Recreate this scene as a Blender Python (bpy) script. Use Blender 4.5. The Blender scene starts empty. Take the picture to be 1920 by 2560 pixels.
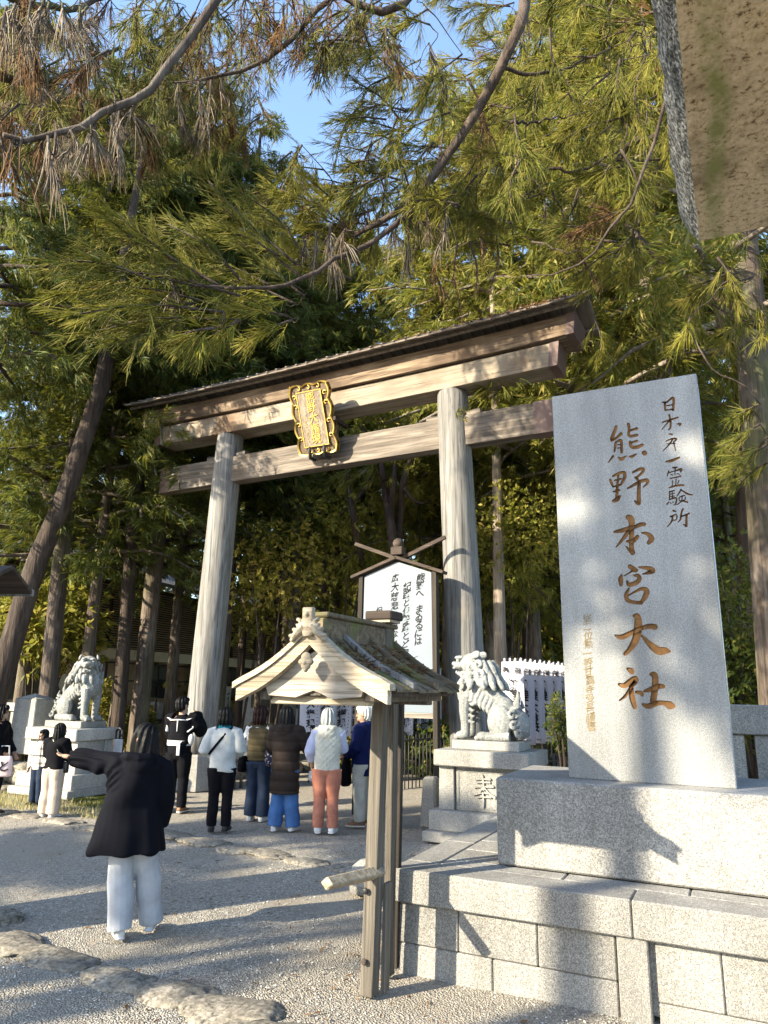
import bpy, bmesh, math, random
import numpy as np
from mathutils import Vector, Matrix, noise as mnoise
R_=math.radians
random.seed(7); rng=np.random.default_rng(11)
scene=bpy.context.scene
COL=scene.collection

# ------------------------------------------------------------------ camera
FPX=1775.0; CXP=960.0; CYP=1280.0; EYE=1.85
PITCH=math.atan(440/FPX); ROLL=R_(0.9); YAW=R_(26.2)
_fw=Vector((-math.sin(YAW),math.cos(YAW),0)); _rt=Vector((math.cos(YAW),math.sin(YAW),0)); _up=Vector((0,0,1))
CF=_fw*math.cos(PITCH)+_up*math.sin(PITCH); _U=_up*math.cos(PITCH)-_fw*math.sin(PITCH)
CR=_rt*math.cos(ROLL)+_U*math.sin(ROLL); CU=_U*math.cos(ROLL)-_rt*math.sin(ROLL)
CAMP=Vector((0,0,EYE))
cd=bpy.data.cameras.new('camera'); cam=bpy.data.objects.new('camera',cd); COL.objects.link(cam)
cam.matrix_world=Matrix(((CR.x,CU.x,-CF.x,0),(CR.y,CU.y,-CF.y,0),(CR.z,CU.z,-CF.z,EYE),(0,0,0,1)))
cd.sensor_fit='VERTICAL'; cd.sensor_height=36.0; cd.lens=36.0*FPX/2560.0; cd.clip_start=0.05; cd.clip_end=2000
scene.camera=cam

# ------------------------------------------------------------------ sky, sun, exposure
SUN_EL=R_(24.5); SUN_TRAVEL=Vector((1.22,1.79,0)).normalized()     # heading of the light on the ground
w=bpy.data.worlds.new('World'); scene.world=w; w.use_nodes=True
wn=w.node_tree.nodes; wl=w.node_tree.links
bg=wn['Background']; sky=wn.new('ShaderNodeTexSky'); sky.sky_type='NISHITA'; sky.sun_disc=False
sky.sun_elevation=SUN_EL
sx,sy=-SUN_TRAVEL.x,-SUN_TRAVEL.y
sky.sun_rotation=math.atan2(sx,sy)
sky.air_density=1.0; sky.dust_density=0.6; sky.ozone_density=1.6
wl.new(sky.outputs[0],bg.inputs[0]); bg.inputs[1].default_value=0.135
sd=bpy.data.lights.new('sun','SUN'); sd.energy=3.8; sd.angle=R_(0.5); sd.color=(1.0,0.88,0.66)
so=bpy.data.objects.new('sun',sd); COL.objects.link(so)
sdir=Vector((SUN_TRAVEL.x*math.cos(SUN_EL),SUN_TRAVEL.y*math.cos(SUN_EL),-math.sin(SUN_EL)))
so.rotation_euler=sdir.to_track_quat('-Z','Y').to_euler(); so.location=(-20,-30,30)
vs=scene.view_settings; vs.view_transform='Standard'; vs.look='None'; vs.gamma=1.0; vs.use_curve_mapping=False
vs.exposure=2.15
scene.cycles.max_bounces=6; scene.cycles.diffuse_bounces=3; scene.cycles.transmission_bounces=3; scene.cycles.transparent_max_bounces=4
scene.cycles.sample_clamp_indirect=4.0

# ------------------------------------------------------------------ pixel helper (photo pixels -> world points)
def ray(u,v): return (CF*FPX+CR*(u-CXP)-CU*(v-CYP)).normalized()
def atX(u,v,c): d=ray(u,v); return CAMP+d*(c/d.x)
def atY(u,v,c): d=ray(u,v); return CAMP+d*(c/d.y)
def atZ(u,v,c=0.0): d=ray(u,v); return CAMP+d*((c-EYE)/d.z)
def atD(u,v,dist): d=ray(u,v); return CAMP+d*(dist/math.hypot(d.x,d.y))

# ------------------------------------------------------------------ mesh builder
def frame(t):
    t=Vector(t).normalized()
    a=Vector((0,0,1)) if abs(t.z)<0.95 else Vector((1,0,0))
    x=a.cross(t).normalized(); y=t.cross(x)
    return x,y,t
def catmull(P,n):
    P=[np.array(p,float) for p in P]
    if len(P)<3: 
        return [P[0]+(P[-1]-P[0])*i/n for i in range(n+1)]
    Q=[2*P[0]-P[1]]+P+[2*P[-1]-P[-2]]; out=[]; m=len(P)-1
    for i in range(n+1):
        s=i/n*m; k=min(int(s),m-1); t=s-k
        a,b,c,d=Q[k],Q[k+1],Q[k+2],Q[k+3]
        out.append(0.5*((2*b)+(-a+c)*t+(2*a-5*b+4*c-d)*t*t+(-a+3*b-3*c+d)*t**3))
    return out
class MB:
    def __init__(s): s.v=[]; s.f=[]; s.m=[]; s.s=[]
    def add(s,vs,fs,mat=0,M=None,smooth=False):
        o=len(s.v)
        if M is not None: vs=[M@Vector(v) for v in vs]
        s.v+= [tuple(v) for v in vs]
        for f in fs: s.f.append(tuple(i+o for i in f)); s.m.append(mat); s.s.append(smooth)
        return s
    def box(s,c,size,M=None,bev=0.0,mat=0,taper=1.0):
        hx,hy,hz=size[0]/2,size[1]/2,size[2]/2; vs=[]; fs=[]
        T=Matrix.Translation(c)
        if M is not None: T=T@M
        if bev<=0:
            for z in (-hz,hz):
                k=taper if z>0 else 1
                vs+=[(-hx*k,-hy*k,z),(hx*k,-hy*k,z),(hx*k,hy*k,z),(-hx*k,hy*k,z)]
            fs=[(3,2,1,0),(4,5,6,7),(0,1,5,4),(1,2,6,5),(2,3,7,6),(3,0,4,7)]
            return s.add(vs,fs,mat,T)
        b=min(bev,hx*.9,hy*.9,hz*.9); ix={}
        for sx in (-1,1):
            for sy in (-1,1):
                for sz in (-1,1):
                    k=taper if sz>0 else 1
                    for a in range(3):
                        p=[sx*(hx*k-b),sy*(hy*k-b),sz*(hz-b)]; p[a]=(sx*hx*k,sy*hy*k,sz*hz)[a]
                        ix[sx,sy,sz,a]=len(vs); vs.append(p)
        def q(*l): fs.append(tuple(ix[i] for i in l))
        for sg in (-1,1):
            def order(l): return l if sg>0 else l[::-1]
            q(*order([(sg,-1,-1,0),(sg,1,-1,0),(sg,1,1,0),(sg,-1,1,0)]))
            q(*order([(1,sg,-1,1),(-1,sg,-1,1),(-1,sg,1,1),(1,sg,1,1)]))
            q(*order([(-1,-1,sg,2),(1,-1,sg,2),(1,1,sg,2),(-1,1,sg,2)]))
        for a in range(3):
            b_,c_=[i for i in range(3) if i!=a]
            for s1 in (-1,1):
                for s2 in (-1,1):
                    def k(sa,ax):
                        l=[0,0,0]; l[a]=sa; l[b_]=s1; l[c_]=s2; return (l[0],l[1],l[2],ax)
                    l=[k(-1,b_),k(1,b_),k(1,c_),k(-1,c_)]
                    fs.append(tuple(ix[i] for i in l))
        for sx in (-1,1):
            for sy in (-1,1):
                for sz in (-1,1): fs.append(tuple(ix[sx,sy,sz,a] for a in range(3)))
        # fix windings
        ff=[]
        for f in fs:
            p=[Vector(vs[i]) for i in f]; nrm=(p[1]-p[0]).cross(p[2]-p[0]); cc=sum(p,Vector())/len(p)
            ff.append(f if nrm.dot(cc)>0 else f[::-1])
        return s.add(vs,ff,mat,T)
    def tube(s,path,rad,n=8,mat=0,caps=True,smooth=True,flat=1.0,up=None):
        P=[Vector(p) for p in path]; k=len(P)
        if not hasattr(rad,'__len__'): rad=[rad]*k
        vs=[]; fs=[]; x=None
        for i in range(k):
            t=(P[min(i+1,k-1)]-P[max(i-1,0)])
            if t.length<1e-9: t=Vector((0,0,1))
            t.normalize()
            if up is not None:
                y=(Vector(up)-t*Vector(up).dot(t)).normalized(); xx=y.cross(t)
            elif x is None: xx,y,_=frame(t)
            else:
                xx=(x-t*x.dot(t)).normalized(); y=t.cross(xx)
            x=xx
            for j in range(n):
                a=2*math.pi*j/n
                vs.append(P[i]+xx*(rad[i]*math.cos(a))+y*(rad[i]*flat*math.sin(a)))
        for i in range(k-1):
            for j in range(n):
                fs.append((i*n+j,i*n+(j+1)%n,(i+1)*n+(j+1)%n,(i+1)*n+j))
        if caps:
            fs.append(tuple(range(n-1,-1,-1))); fs.append(tuple((k-1)*n+j for j in range(n)))
        return s.add(vs,fs,mat,None,smooth)
    def loft(s,rings,n=16,mat=0,smooth=True,power=2.0):
        """rings: (centre, half-x, half-y) horizontal superellipse sections, or (centre, xvec, yvec)"""
        vs=[]; fs=[]
        for c,a,b in rings:
            c=Vector(c)
            xa=Vector(a) if hasattr(a,'__len__') else Vector((a,0,0)); yb=Vector(b) if hasattr(b,'__len__') else Vector((0,b,0))
            for j in range(n):
                t=2*math.pi*j/n; ct,st=math.cos(t),math.sin(t)
                vs.append(c+xa*(math.copysign(abs(ct)**(2/power),ct))+yb*(math.copysign(abs(st)**(2/power),st)))
        k=len(rings)
        for i in range(k-1):
            for j in range(n): fs.append((i*n+j,i*n+(j+1)%n,(i+1)*n+(j+1)%n,(i+1)*n+j))
        fs.append(tuple(range(n-1,-1,-1))); fs.append(tuple((k-1)*n+j for j in range(n)))
        return s.add(vs,fs,mat,None,smooth)
    def ell(s,c,r,M=None,nu=12,nv=8,mat=0):
        vs=[(0,0,-1)]; fs=[]
        if not hasattr(r,'__len__'): r=(r,r,r)
        for i in range(1,nv):
            p=math.pi*i/nv-math.pi/2
            for j in range(nu):
                a=2*math.pi*j/nu; vs.append((math.cos(p)*math.cos(a),math.cos(p)*math.sin(a),math.sin(p)))
        vs.append((0,0,1)); N=len(vs)-1
        for j in range(nu):
            fs.append((0,1+(j+1)%nu,1+j)); b=1+(nv-2)*nu; fs.append((N,b+j,b+(j+1)%nu))
        for i in range(nv-2):
            for j in range(nu):
                a=1+i*nu; fs.append((a+j,a+(j+1)%nu,a+nu+(j+1)%nu,a+nu+j))
        T=Matrix.Translation(c)
        if M is not None: T=T@M
        return s.add([(x*r[0],y*r[1],z*r[2]) for x,y,z in vs],fs,mat,T,True)
    def prism(s,poly,h0,h1,M=None,mat=0):
        """poly: 2-D outline (x,z); extruded along y from h0 to h1"""
        n=len(poly); vs=[(p[0],h0,p[1]) for p in poly]+[(p[0],h1,p[1]) for p in poly]
        A=sum(poly[i][0]*poly[(i+1)%n][1]-poly[(i+1)%n][0]*poly[i][1] for i in range(n))
        f1=tuple(range(n)); f2=tuple(range(2*n-1,n-1,-1)); sd=[(i,i+n,(i+1)%n+n,(i+1)%n) for i in range(n)]
        fs=[f1,f2]+sd
        if (A<0)==(h1>h0): fs=[f[::-1] for f in fs]
        return s.add(vs,fs,mat,M)
    def mesh(s,name,mats):
        me=bpy.data.meshes.new(name); me.from_pydata(s.v,[],s.f); me.update()
        for m in (mats if isinstance(mats,(list,tuple)) else [mats]): me.materials.append(m)
        me.polygons.foreach_set('material_index',s.m); me.polygons.foreach_set('use_smooth',s.s)
        return me
    def build(s,name,mats,parent=None,local=False,kind=None,label=None):
        if parent is not None and not local:
            o=root_loc(parent); s.v=[(v[0]-o[0],v[1]-o[1],v[2]-o[2]) for v in s.v]
        return link(name,s.mesh(name,mats),parent,kind,label)
def root_loc(o):
    l=Vector((0,0,0))
    while o is not None: l=l+Vector(o.location); o=o.parent
    return l
def link(name,me,parent=None,kind=None,label=None,loc=None):
    ob=bpy.data.objects.new(name,me); COL.objects.link(ob)
    if parent is not None: ob.parent=parent
    if kind: ob['kind']=kind
    if label: ob['label']=label
    if loc is not None: ob.location=loc
    return ob
def thing(name,label,cat,loc=(0,0,0),rotz=0.0,group=None):
    o=bpy.data.objects.new(name,None); COL.objects.link(o); o.empty_display_size=0.2
    o.location=loc; o.rotation_euler=(0,0,rotz); return tag(o,label,cat,group)
def tag(o,label,cat,group=None):
    o['label']=label; o['category']=cat
    if group: o['group']=group
    return o
def struct(o): o['kind']='structure'; return o
def copy_tree(o,parent=None):
    c=o.copy(); COL.objects.link(c)
    if parent is not None: c.parent=parent
    for ch in list(o.children): copy_tree(ch,c)
    return c
def np_mesh(name,V,Fq,mats,mi=None,smooth=False):
    """numpy verts (N,3) and polygons (M,k) -> mesh"""
    me=bpy.data.meshes.new(name); N=len(V); M,k=Fq.shape
    me.vertices.add(N); me.vertices.foreach_set('co',np.ascontiguousarray(V,dtype=np.float32).ravel())
    me.loops.add(M*k); me.loops.foreach_set('vertex_index',np.ascontiguousarray(Fq,dtype=np.int32).ravel())
    me.polygons.add(M); me.polygons.foreach_set('loop_start',np.arange(0,M*k,k,dtype=np.int32))
    for m in (mats if isinstance(mats,(list,tuple)) else [mats]): me.materials.append(m)
    if mi is not None: me.polygons.foreach_set('material_index',np.ascontiguousarray(mi,dtype=np.int32))
    me.polygons.foreach_set('use_smooth',np.full(M,smooth))
    me.update(calc_edges=True); return me
def remesh(mb,voxel,smooth_it=2,wr=None,dec=0.5):
    """union of the builder's closed shapes as ONE continuous surface; wr(co)->offset adds folds"""
    me=mb.mesh('t',[]); ob=bpy.data.objects.new('t',me); COL.objects.link(ob)
    m=ob.modifiers.new('r','REMESH'); m.mode='VOXEL'; m.voxel_size=voxel; m.use_smooth_shade=True
    if smooth_it:
        k=ob.modifiers.new('s','SMOOTH'); k.iterations=smooth_it; k.factor=0.5
    dg=bpy.context.evaluated_depsgraph_get(); ev=ob.evaluated_get(dg)
    res=bpy.data.meshes.new_from_object(ev); bpy.data.objects.remove(ob); bpy.data.meshes.remove(me)
    if wr is not None:
        n=len(res.vertices); co=np.empty(n*3,dtype=np.float32); res.vertices.foreach_get('co',co); co=co.reshape(-1,3)
        nr=np.empty(n*3,dtype=np.float32); res.vertices.foreach_get('normal',nr); nr=nr.reshape(-1,3)
        co=co+nr*wr(co)[:,None]; res.vertices.foreach_set('co',co.astype(np.float32).ravel()); res.update()
    if dec<1:
        o2=bpy.data.objects.new('t',res); COL.objects.link(o2); k=o2.modifiers.new('d','DECIMATE'); k.ratio=dec
        dg=bpy.context.evaluated_depsgraph_get(); r2=bpy.data.meshes.new_from_object(o2.evaluated_get(dg)); bpy.data.objects.remove(o2); bpy.data.meshes.remove(res); res=r2
    res.polygons.foreach_set('use_smooth',np.ones(len(res.polygons),dtype=bool))
    return res
def put(name,me,mats,parent,kind=None,label=None):
    me.materials.clear()
    for m in (mats if isinstance(mats,(list,tuple)) else [mats]): me.materials.append(m)
    me.name=name; return link(name,me,parent,kind,label)

# ------------------------------------------------------------------ materials
class NT:
    def __init__(s,name):
        s.m=bpy.data.materials.new(name); s.m.use_nodes=True; s.t=s.m.node_tree; s.n=s.t.nodes; s.l=s.t.links
        s.b=s.n['Principled BSDF']; s.b.inputs['Specular IOR Level'].default_value=0.3
        s.co=s.n.new('ShaderNodeTexCoord').outputs['Object']
    def mapv(s,scale=(1,1,1),rot=(0,0,0),src=None):
        m=s.n.new('ShaderNodeMapping'); m.inputs['Scale'].default_value=scale; m.inputs['Rotation'].default_value=rot
        s.l.new(src or s.co,m.inputs[0]); return m.outputs[0]
    def noise(s,vec,scale,detail=4,rough=0.55,dist=0.0):
        n=s.n.new('ShaderNodeTexNoise'); n.inputs['Scale'].default_value=scale; n.inputs['Detail'].default_value=detail
        n.inputs['Roughness'].default_value=rough; n.inputs['Distortion'].default_value=dist
        s.l.new(vec,n.inputs['Vector']); return n.outputs[0]
    def vor(s,vec,scale,out='Color',feature='F1'):
        n=s.n.new('ShaderNodeTexVoronoi'); n.inputs['Scale'].default_value=scale; n.feature=feature
        s.l.new(vec,n.inputs['Vector']); return n.outputs[out]
    def ramp(s,fac,stops,interp='LINEAR'):
        r=s.n.new('ShaderNodeValToRGB'); r.color_ramp.interpolation=interp; e=r.color_ramp.elements
        while len(e)<len(stops): e.new(0.5)
        for i,(p,c) in enumerate(stops):
            e[i].position=p; c=(c,c,c) if not hasattr(c,'__len__') else c; e[i].color=(*c[:3],1)
        s.l.new(fac,r.inputs[0]); return r.outputs[0]
    def mix(s,fac,a,b,mode='MIX'):
        m=s.n.new('ShaderNodeMix'); m.data_type='RGBA'; m.blend_type=mode
        for val,i in ((fac,0),(a,6),(b,7)):
            if hasattr(val,'is_linked') or hasattr(val,'links'): s.l.new(val,m.inputs[i])
            elif i==0: m.inputs[0].default_value=val
            else: m.inputs[i].default_value=(*((val,)*3 if not hasattr(val,'__len__') else val[:3]),1)
        return m.outputs[2]
    def bump(s,h,strength=0.5,dist=0.01,normal=None):
        b=s.n.new('ShaderNodeBump'); b.inputs['Strength'].default_value=strength; b.inputs['Distance'].default_value=dist
        s.l.new(h,b.inputs['Height'])
        if normal is not None: s.l.new(normal,b.inputs['Normal'])
        s.l.new(b.outputs[0],s.b.inputs['Normal']); return b.outputs[0]
    def col(s,c): 
        if hasattr(c,'links'): s.l.new(c,s.b.inputs['Base Color'])
        else: s.b.inputs['Base Color'].default_value=(*c[:3],1)
    def rough(s,r): s.b.inputs['Roughness'].default_value=r
    def island(s):
        g=s.n.new('ShaderNodeNewGeometry'); return g.outputs['Random Per Island']
    def objrand(s): return s.n.new('ShaderNodeObjectInfo').outputs['Random']
def plain(name,c,rough=0.7,var=0.12,scale=9,bump=0.0,metal=0.0,bscale=60):
    k=NT(name); v=k.mapv()
    n=k.noise(v,scale,4); a=tuple(x*(1-var) for x in c); b=tuple(min(1,x*(1+var)) for x in c)
    k.col(k.ramp(n,[(0.3,a),(0.7,b)])); k.rough(rough); k.b.inputs['Metallic'].default_value=metal
    if bump: k.bump(k.noise(v,bscale,3),bump,0.01)
    return k.m
def wood(name,dark,mid,light,axis='Z',grain=26,rough=0.8,bump=0.5,stain=None,var=0.25):
    k=NT(name); st={'X':(0.9,grain,grain),'Y':(grain,0.9,grain),'Z':(grain,grain,0.9)}[axis]
    v=k.mapv(st); g=k.noise(v,1.0,6,0.62,0.6); v2=k.mapv(tuple(0.3*x for x in st)); g2=k.noise(v2,1.0,3)
    c=k.ramp(g,[(0.28,dark),(0.47,mid),(0.66,light)])
    c=k.mix(k.ramp(g2,[(0.35,0.0),(0.7,0.55)]),c,tuple(x*0.62 for x in mid))
    fine=tuple(x*(4 if x>2 else 1.6) for x in st); crack=k.ramp(k.noise(k.mapv(fine),0.9,3),[(0.30,0.25),(0.40,1.0)])
    c=k.mix(1.0,c,crack,'MULTIPLY')
    o=k.ramp(k.objrand(),[(0.0,1-var),(1.0,1+var*0.4)]); c=k.mix(1.0,c,o,'MULTIPLY')
    if stain:
        c=k.mix(k.ramp(k.noise(k.mapv(),stain[1],5),[(stain[2],0.0),(stain[2]+0.15,0.85)]),c,stain[0])
    k.col(c); k.rough(rough); k.bump(g,bump,0.02); return k.m
def granite(name,dark,mid,light,scale=130,stain=None,rough=0.75,bump=0.25,var=0.10):
    k=NT(name); v=k.mapv()
    g=k.noise(v,scale,3,0.7); h=k.noise(v,scale*0.42,3,0.7)
    c=k.ramp(g,[(0.33,dark),(0.46,mid),(0.60,light)])
    c=k.mix(k.ramp(h,[(0.45,0.0),(0.62,0.55)]),c,tuple(x*0.72 for x in mid))
    big=k.noise(k.mapv((1,1,0.6)),1.4,6,0.6); c=k.mix(1.0,c,k.ramp(big,[(0.3,0.72),(0.7,1.12)]),'MULTIPLY')
    o=k.ramp(k.objrand(),[(0.0,1-var),(1.0,1+var)]); c=k.mix(1.0,c,o,'MULTIPLY')
    if stain:
        c=k.mix(k.ramp(k.noise(k.mapv(stain[3] if len(stain)>3 else (1,1,1)),stain[1],5,0.65),[(stain[2],0.0),(stain[2]+0.18,0.8)]),c,stain[0])
    c=k.mix(1.0,c,k.ramp(k.noise(k.mapv((3.2,3.2,.3)),1.3,6,.65),[(.32,.78),(.62,1.08)]),'MULTIPLY')
    k.col(c); k.rough(rough); k.bump(g,bump,0.004); return k.m
def leafmat(name,stops,trans=0.45,rough=0.55,tint=(0.24,0.23,0.03)):
    k=NT(name); r=k.island(); c=k.ramp(r,stops)
    big=k.noise(k.mapv(),0.55,3); c=k.mix(1.0,c,k.ramp(big,[(0.3,0.7),(0.7,1.25)]),'MULTIPLY')
    k.col(c); k.rough(rough); k.b.inputs['Specular IOR Level'].default_value=0.25
    t=k.n.new('ShaderNodeBsdfTranslucent'); mx=k.n.new('ShaderNodeMixShader'); mx.inputs[0].default_value=trans
    tc=k.mix(0.5,c,tint); k.l.new(tc,t.inputs[0])
    k.l.new(k.b.outputs[0],mx.inputs[1]); k.l.new(t.outputs[0],mx.inputs[2])
    k.l.new(mx.outputs[0],k.n['Material Output'].inputs[0]); return k.m
def barkmat(name,dark,mid,light,moss=None):
    k=NT(name); v=k.mapv((14,14,1.1)); g=k.noise(v,1.0,6,0.65,0.8)
    c=k.ramp(g,[(0.3,dark),(0.5,mid),(0.7,light)])
    b=k.noise(k.mapv((2.5,2.5,1.2)),1.6,5)
    c=k.mix(k.ramp(b,[(0.5,0.0),(0.66,0.7)]),c,light)
    if moss: c=k.mix(k.ramp(k.noise(k.mapv((1,1,0.4)),1.1,4),[(0.48,0.0),(0.62,0.75)]),c,moss)
    o=k.ramp(k.objrand(),[(0,0.7),(1,1.2)]); c=k.mix(1.0,c,o,'MULTIPLY')
    k.col(c); k.rough(0.9); k.bump(g,0.9,0.05); return k.m

WOODG=wood('weathered_grey_wood',(0.03,0.028,0.027),(0.165,0.16,0.153),(0.28,0.272,0.258),'Z',19,stain=((0.26,0.22,0.17),0.9,0.62))
WOODGX=wood('weathered_beam_wood',(0.04,0.032,0.027),(0.12,0.10,0.082),(0.24,0.205,0.17),'X',15,stain=((0.10,0.065,0.04),0.7,0.6))
WOODTX=wood('pale_lintel_wood',(0.13,0.10,0.075),(0.31,0.262,0.20),(0.43,0.38,0.30),'X',12,stain=((0.12,0.07,0.04),0.6,0.50),bump=0.35)
WOODD=wood('dark_aged_wood',(0.02,0.014,0.011),(0.05,0.036,0.028),(0.09,0.066,0.05),'X',20)
WOODDY=wood('dark_roof_plank',(0.09,0.075,0.06),(0.22,0.185,0.155),(0.36,0.31,0.265),'Y',18)
WOODDZ=wood('dark_post_wood',(0.014,0.011,0.009),(0.034,0.027,0.021),(0.06,0.048,0.039),'Z',20)
WOODN=wood('grey_brown_post_wood',(0.05,0.044,0.035),(0.115,0.101,0.083),(0.19,0.17,0.142),'Z',42,bump=0.6)
WOODNX=wood('pale_gable_wood',(0.16,0.12,0.08),(0.37,0.31,0.225),(0.54,0.475,0.365),'X',40,bump=0.5)
WOODP=wood('grey_panel_wood',(0.17,0.14,0.11),(0.34,0.30,0.25),(0.50,0.46,0.39),'X',24)
ROOFB=wood('mossy_roof_bark',(0.05,0.04,0.025),(0.13,0.10,0.065),(0.24,0.19,0.12),'X',22,stain=((0.10,0.11,0.03),5.0,0.5),bump=1.0)
WOODUX=wood('eave_shaded_brown_lintel_wood',(0.045,0.028,0.018),(0.145,0.10,0.065),(0.33,0.255,0.18),'X',12,stain=((0.05,0.03,0.018),0.5,0.47),bump=0.4)  # brown darkened so the colour itself carries the shade of the eave
COPPER=plain('brown_metal_cap',(0.13,0.085,0.075),0.55,0.2,4)
GRAN=granite('light_granite',(0.06,0.06,0.06),(0.208,0.203,0.192),(0.375,0.362,0.335))
GRANS=granite('polished_slab_granite',(0.10,0.106,0.11),(0.212,0.219,0.222),(0.335,0.335,0.325),150,rough=0.42,bump=0.08)
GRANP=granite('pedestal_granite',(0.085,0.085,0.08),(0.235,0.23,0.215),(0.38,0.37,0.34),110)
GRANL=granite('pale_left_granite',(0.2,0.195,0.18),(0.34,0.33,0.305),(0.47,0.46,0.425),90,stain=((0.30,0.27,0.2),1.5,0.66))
MARB=granite('carved_pale_stone',(0.10,0.105,0.10),(0.225,0.234,0.227),(0.32,0.33,0.32),60,stain=((0.10,0.105,0.095),4.0,0.54),bump=0.15)
LANT0=granite('lantern_stone_plain',(0.12,0.085,0.045),(0.36,0.27,0.155),(0.54,0.43,0.27),55,stain=((0.18,0.17,0.06),1.8,0.60,(2.2,0.5,1)),bump=1.0,rough=0.95)
LANTE=granite('lantern_edge_lichen',(0.02,0.02,0.018),(0.075,0.075,0.068),(0.34,0.34,0.32),120,bump=1.0,rough=0.95)
ROCK=granite('field_stone',(0.06,0.053,0.043),(0.185,0.165,0.135),(0.33,0.30,0.245),26,stain=((0.07,0.06,0.045),4.5,0.56),bump=0.9,rough=0.95)
GOLDL=plain('gilded_letter',(0.62,0.42,0.12),0.45,0.25,12,metal=0.35)
GOLD=plain('gold_leaf',(0.72,0.50,0.13),0.4,0.2,14,metal=0.45)
CARVED=plain('carved_brown_paint',(0.15,0.072,0.022),0.75,0.45,16)
CARVEDS=plain('worn_gold_paint',(0.17,0.12,0.045),0.75,0.3,30)
INK=plain('black_ink',(0.012,0.012,0.016),0.8,0.1)
WHITEP=plain('white_painted_board',(0.165,0.195,0.23),0.3,0.04,2)
CLOTHW=plain('white_banner_cloth',(0.40,0.40,0.46),0.9,0.05,5)
IRON=plain('black_iron',(0.02,0.02,0.022),0.5,0.2)
BARK=barkmat('cedar_bark',(0.03,0.021,0.016),(0.082,0.061,0.048),(0.165,0.138,0.115),(0.09,0.10,0.04))
BARKL=barkmat('pale_cedar_bark',(0.09,0.068,0.052),(0.19,0.158,0.128),(0.31,0.27,0.23))
BARKD=barkmat('dark_bark',(0.02,0.014,0.011),(0.05,0.036,0.028),(0.10,0.075,0.06))
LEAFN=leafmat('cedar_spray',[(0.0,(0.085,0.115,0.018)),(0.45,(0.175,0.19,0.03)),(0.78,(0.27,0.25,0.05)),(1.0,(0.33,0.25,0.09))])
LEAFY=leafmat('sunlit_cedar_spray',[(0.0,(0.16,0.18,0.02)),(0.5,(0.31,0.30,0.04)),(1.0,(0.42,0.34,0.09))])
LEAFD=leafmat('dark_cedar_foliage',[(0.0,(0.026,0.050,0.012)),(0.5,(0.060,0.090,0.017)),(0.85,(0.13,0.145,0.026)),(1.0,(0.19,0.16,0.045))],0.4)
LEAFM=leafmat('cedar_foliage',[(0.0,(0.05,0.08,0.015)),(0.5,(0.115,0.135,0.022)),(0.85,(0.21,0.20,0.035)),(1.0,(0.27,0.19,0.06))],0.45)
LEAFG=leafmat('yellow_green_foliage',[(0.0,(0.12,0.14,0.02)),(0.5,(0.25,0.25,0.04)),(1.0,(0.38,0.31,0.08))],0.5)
DEAD=leafmat('dead_cedar_spray',[(0.0,(0.10,0.07,0.045)),(0.5,(0.20,0.155,0.11)),(1.0,(0.33,0.28,0.22))],0.15,0.9,(0.2,0.12,0.06))
DEADR=leafmat('rusty_cedar_spray',[(0.0,(0.08,0.04,0.018)),(0.5,(0.16,0.085,0.035)),(1.0,(0.24,0.15,0.07))],0.2,0.9,(0.22,0.10,0.04))

def lantern_stone():
    k=NT('lantern_stone'); v=k.mapv(); g=k.noise(v,105,3,0.75); h=k.noise(v,7,5,.65)
    c=k.ramp(g,[(.34,(.16,.11,.06)),(.44,(.60,.47,.29)),(.62,(.74,.62,.43))])
    c=k.mix(k.ramp(h,[(.50,0.0),(.68,.8)]),c,(.20,.15,.085))
    sp=k.n.new('ShaderNodeSeparateXYZ'); k.l.new(v,sp.inputs[0]); nz=k.noise(k.mapv((.3,2.2,1)),2.2,3)
    m=k.n.new('ShaderNodeMath'); m.operation='MULTIPLY_ADD'; k.l.new(nz,m.inputs[0]); m.inputs[1].default_value=.06; k.l.new(sp.outputs[0],m.inputs[2])
    a=k.n.new('ShaderNodeMath'); a.operation='ADD'; k.l.new(m.outputs[0],a.inputs[0]); a.inputs[1].default_value=.645
    b=k.n.new('ShaderNodeMath'); b.operation='ABSOLUTE'; k.l.new(a.outputs[0],b.inputs[0])
    n2=k.ramp(k.noise(v,30,4),[(.35,.25),(.6,1.0)])
    c=k.mix(k.mix(1.0,k.ramp(b.outputs[0],[(0.006,.95),(.022,0.0)]),n2,'MULTIPLY'),c,(.26,.28,.10))
    k.col(c); k.rough(.95); k.bump(g,1.0,.006); return k.m
LANT=lantern_stone()
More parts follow.
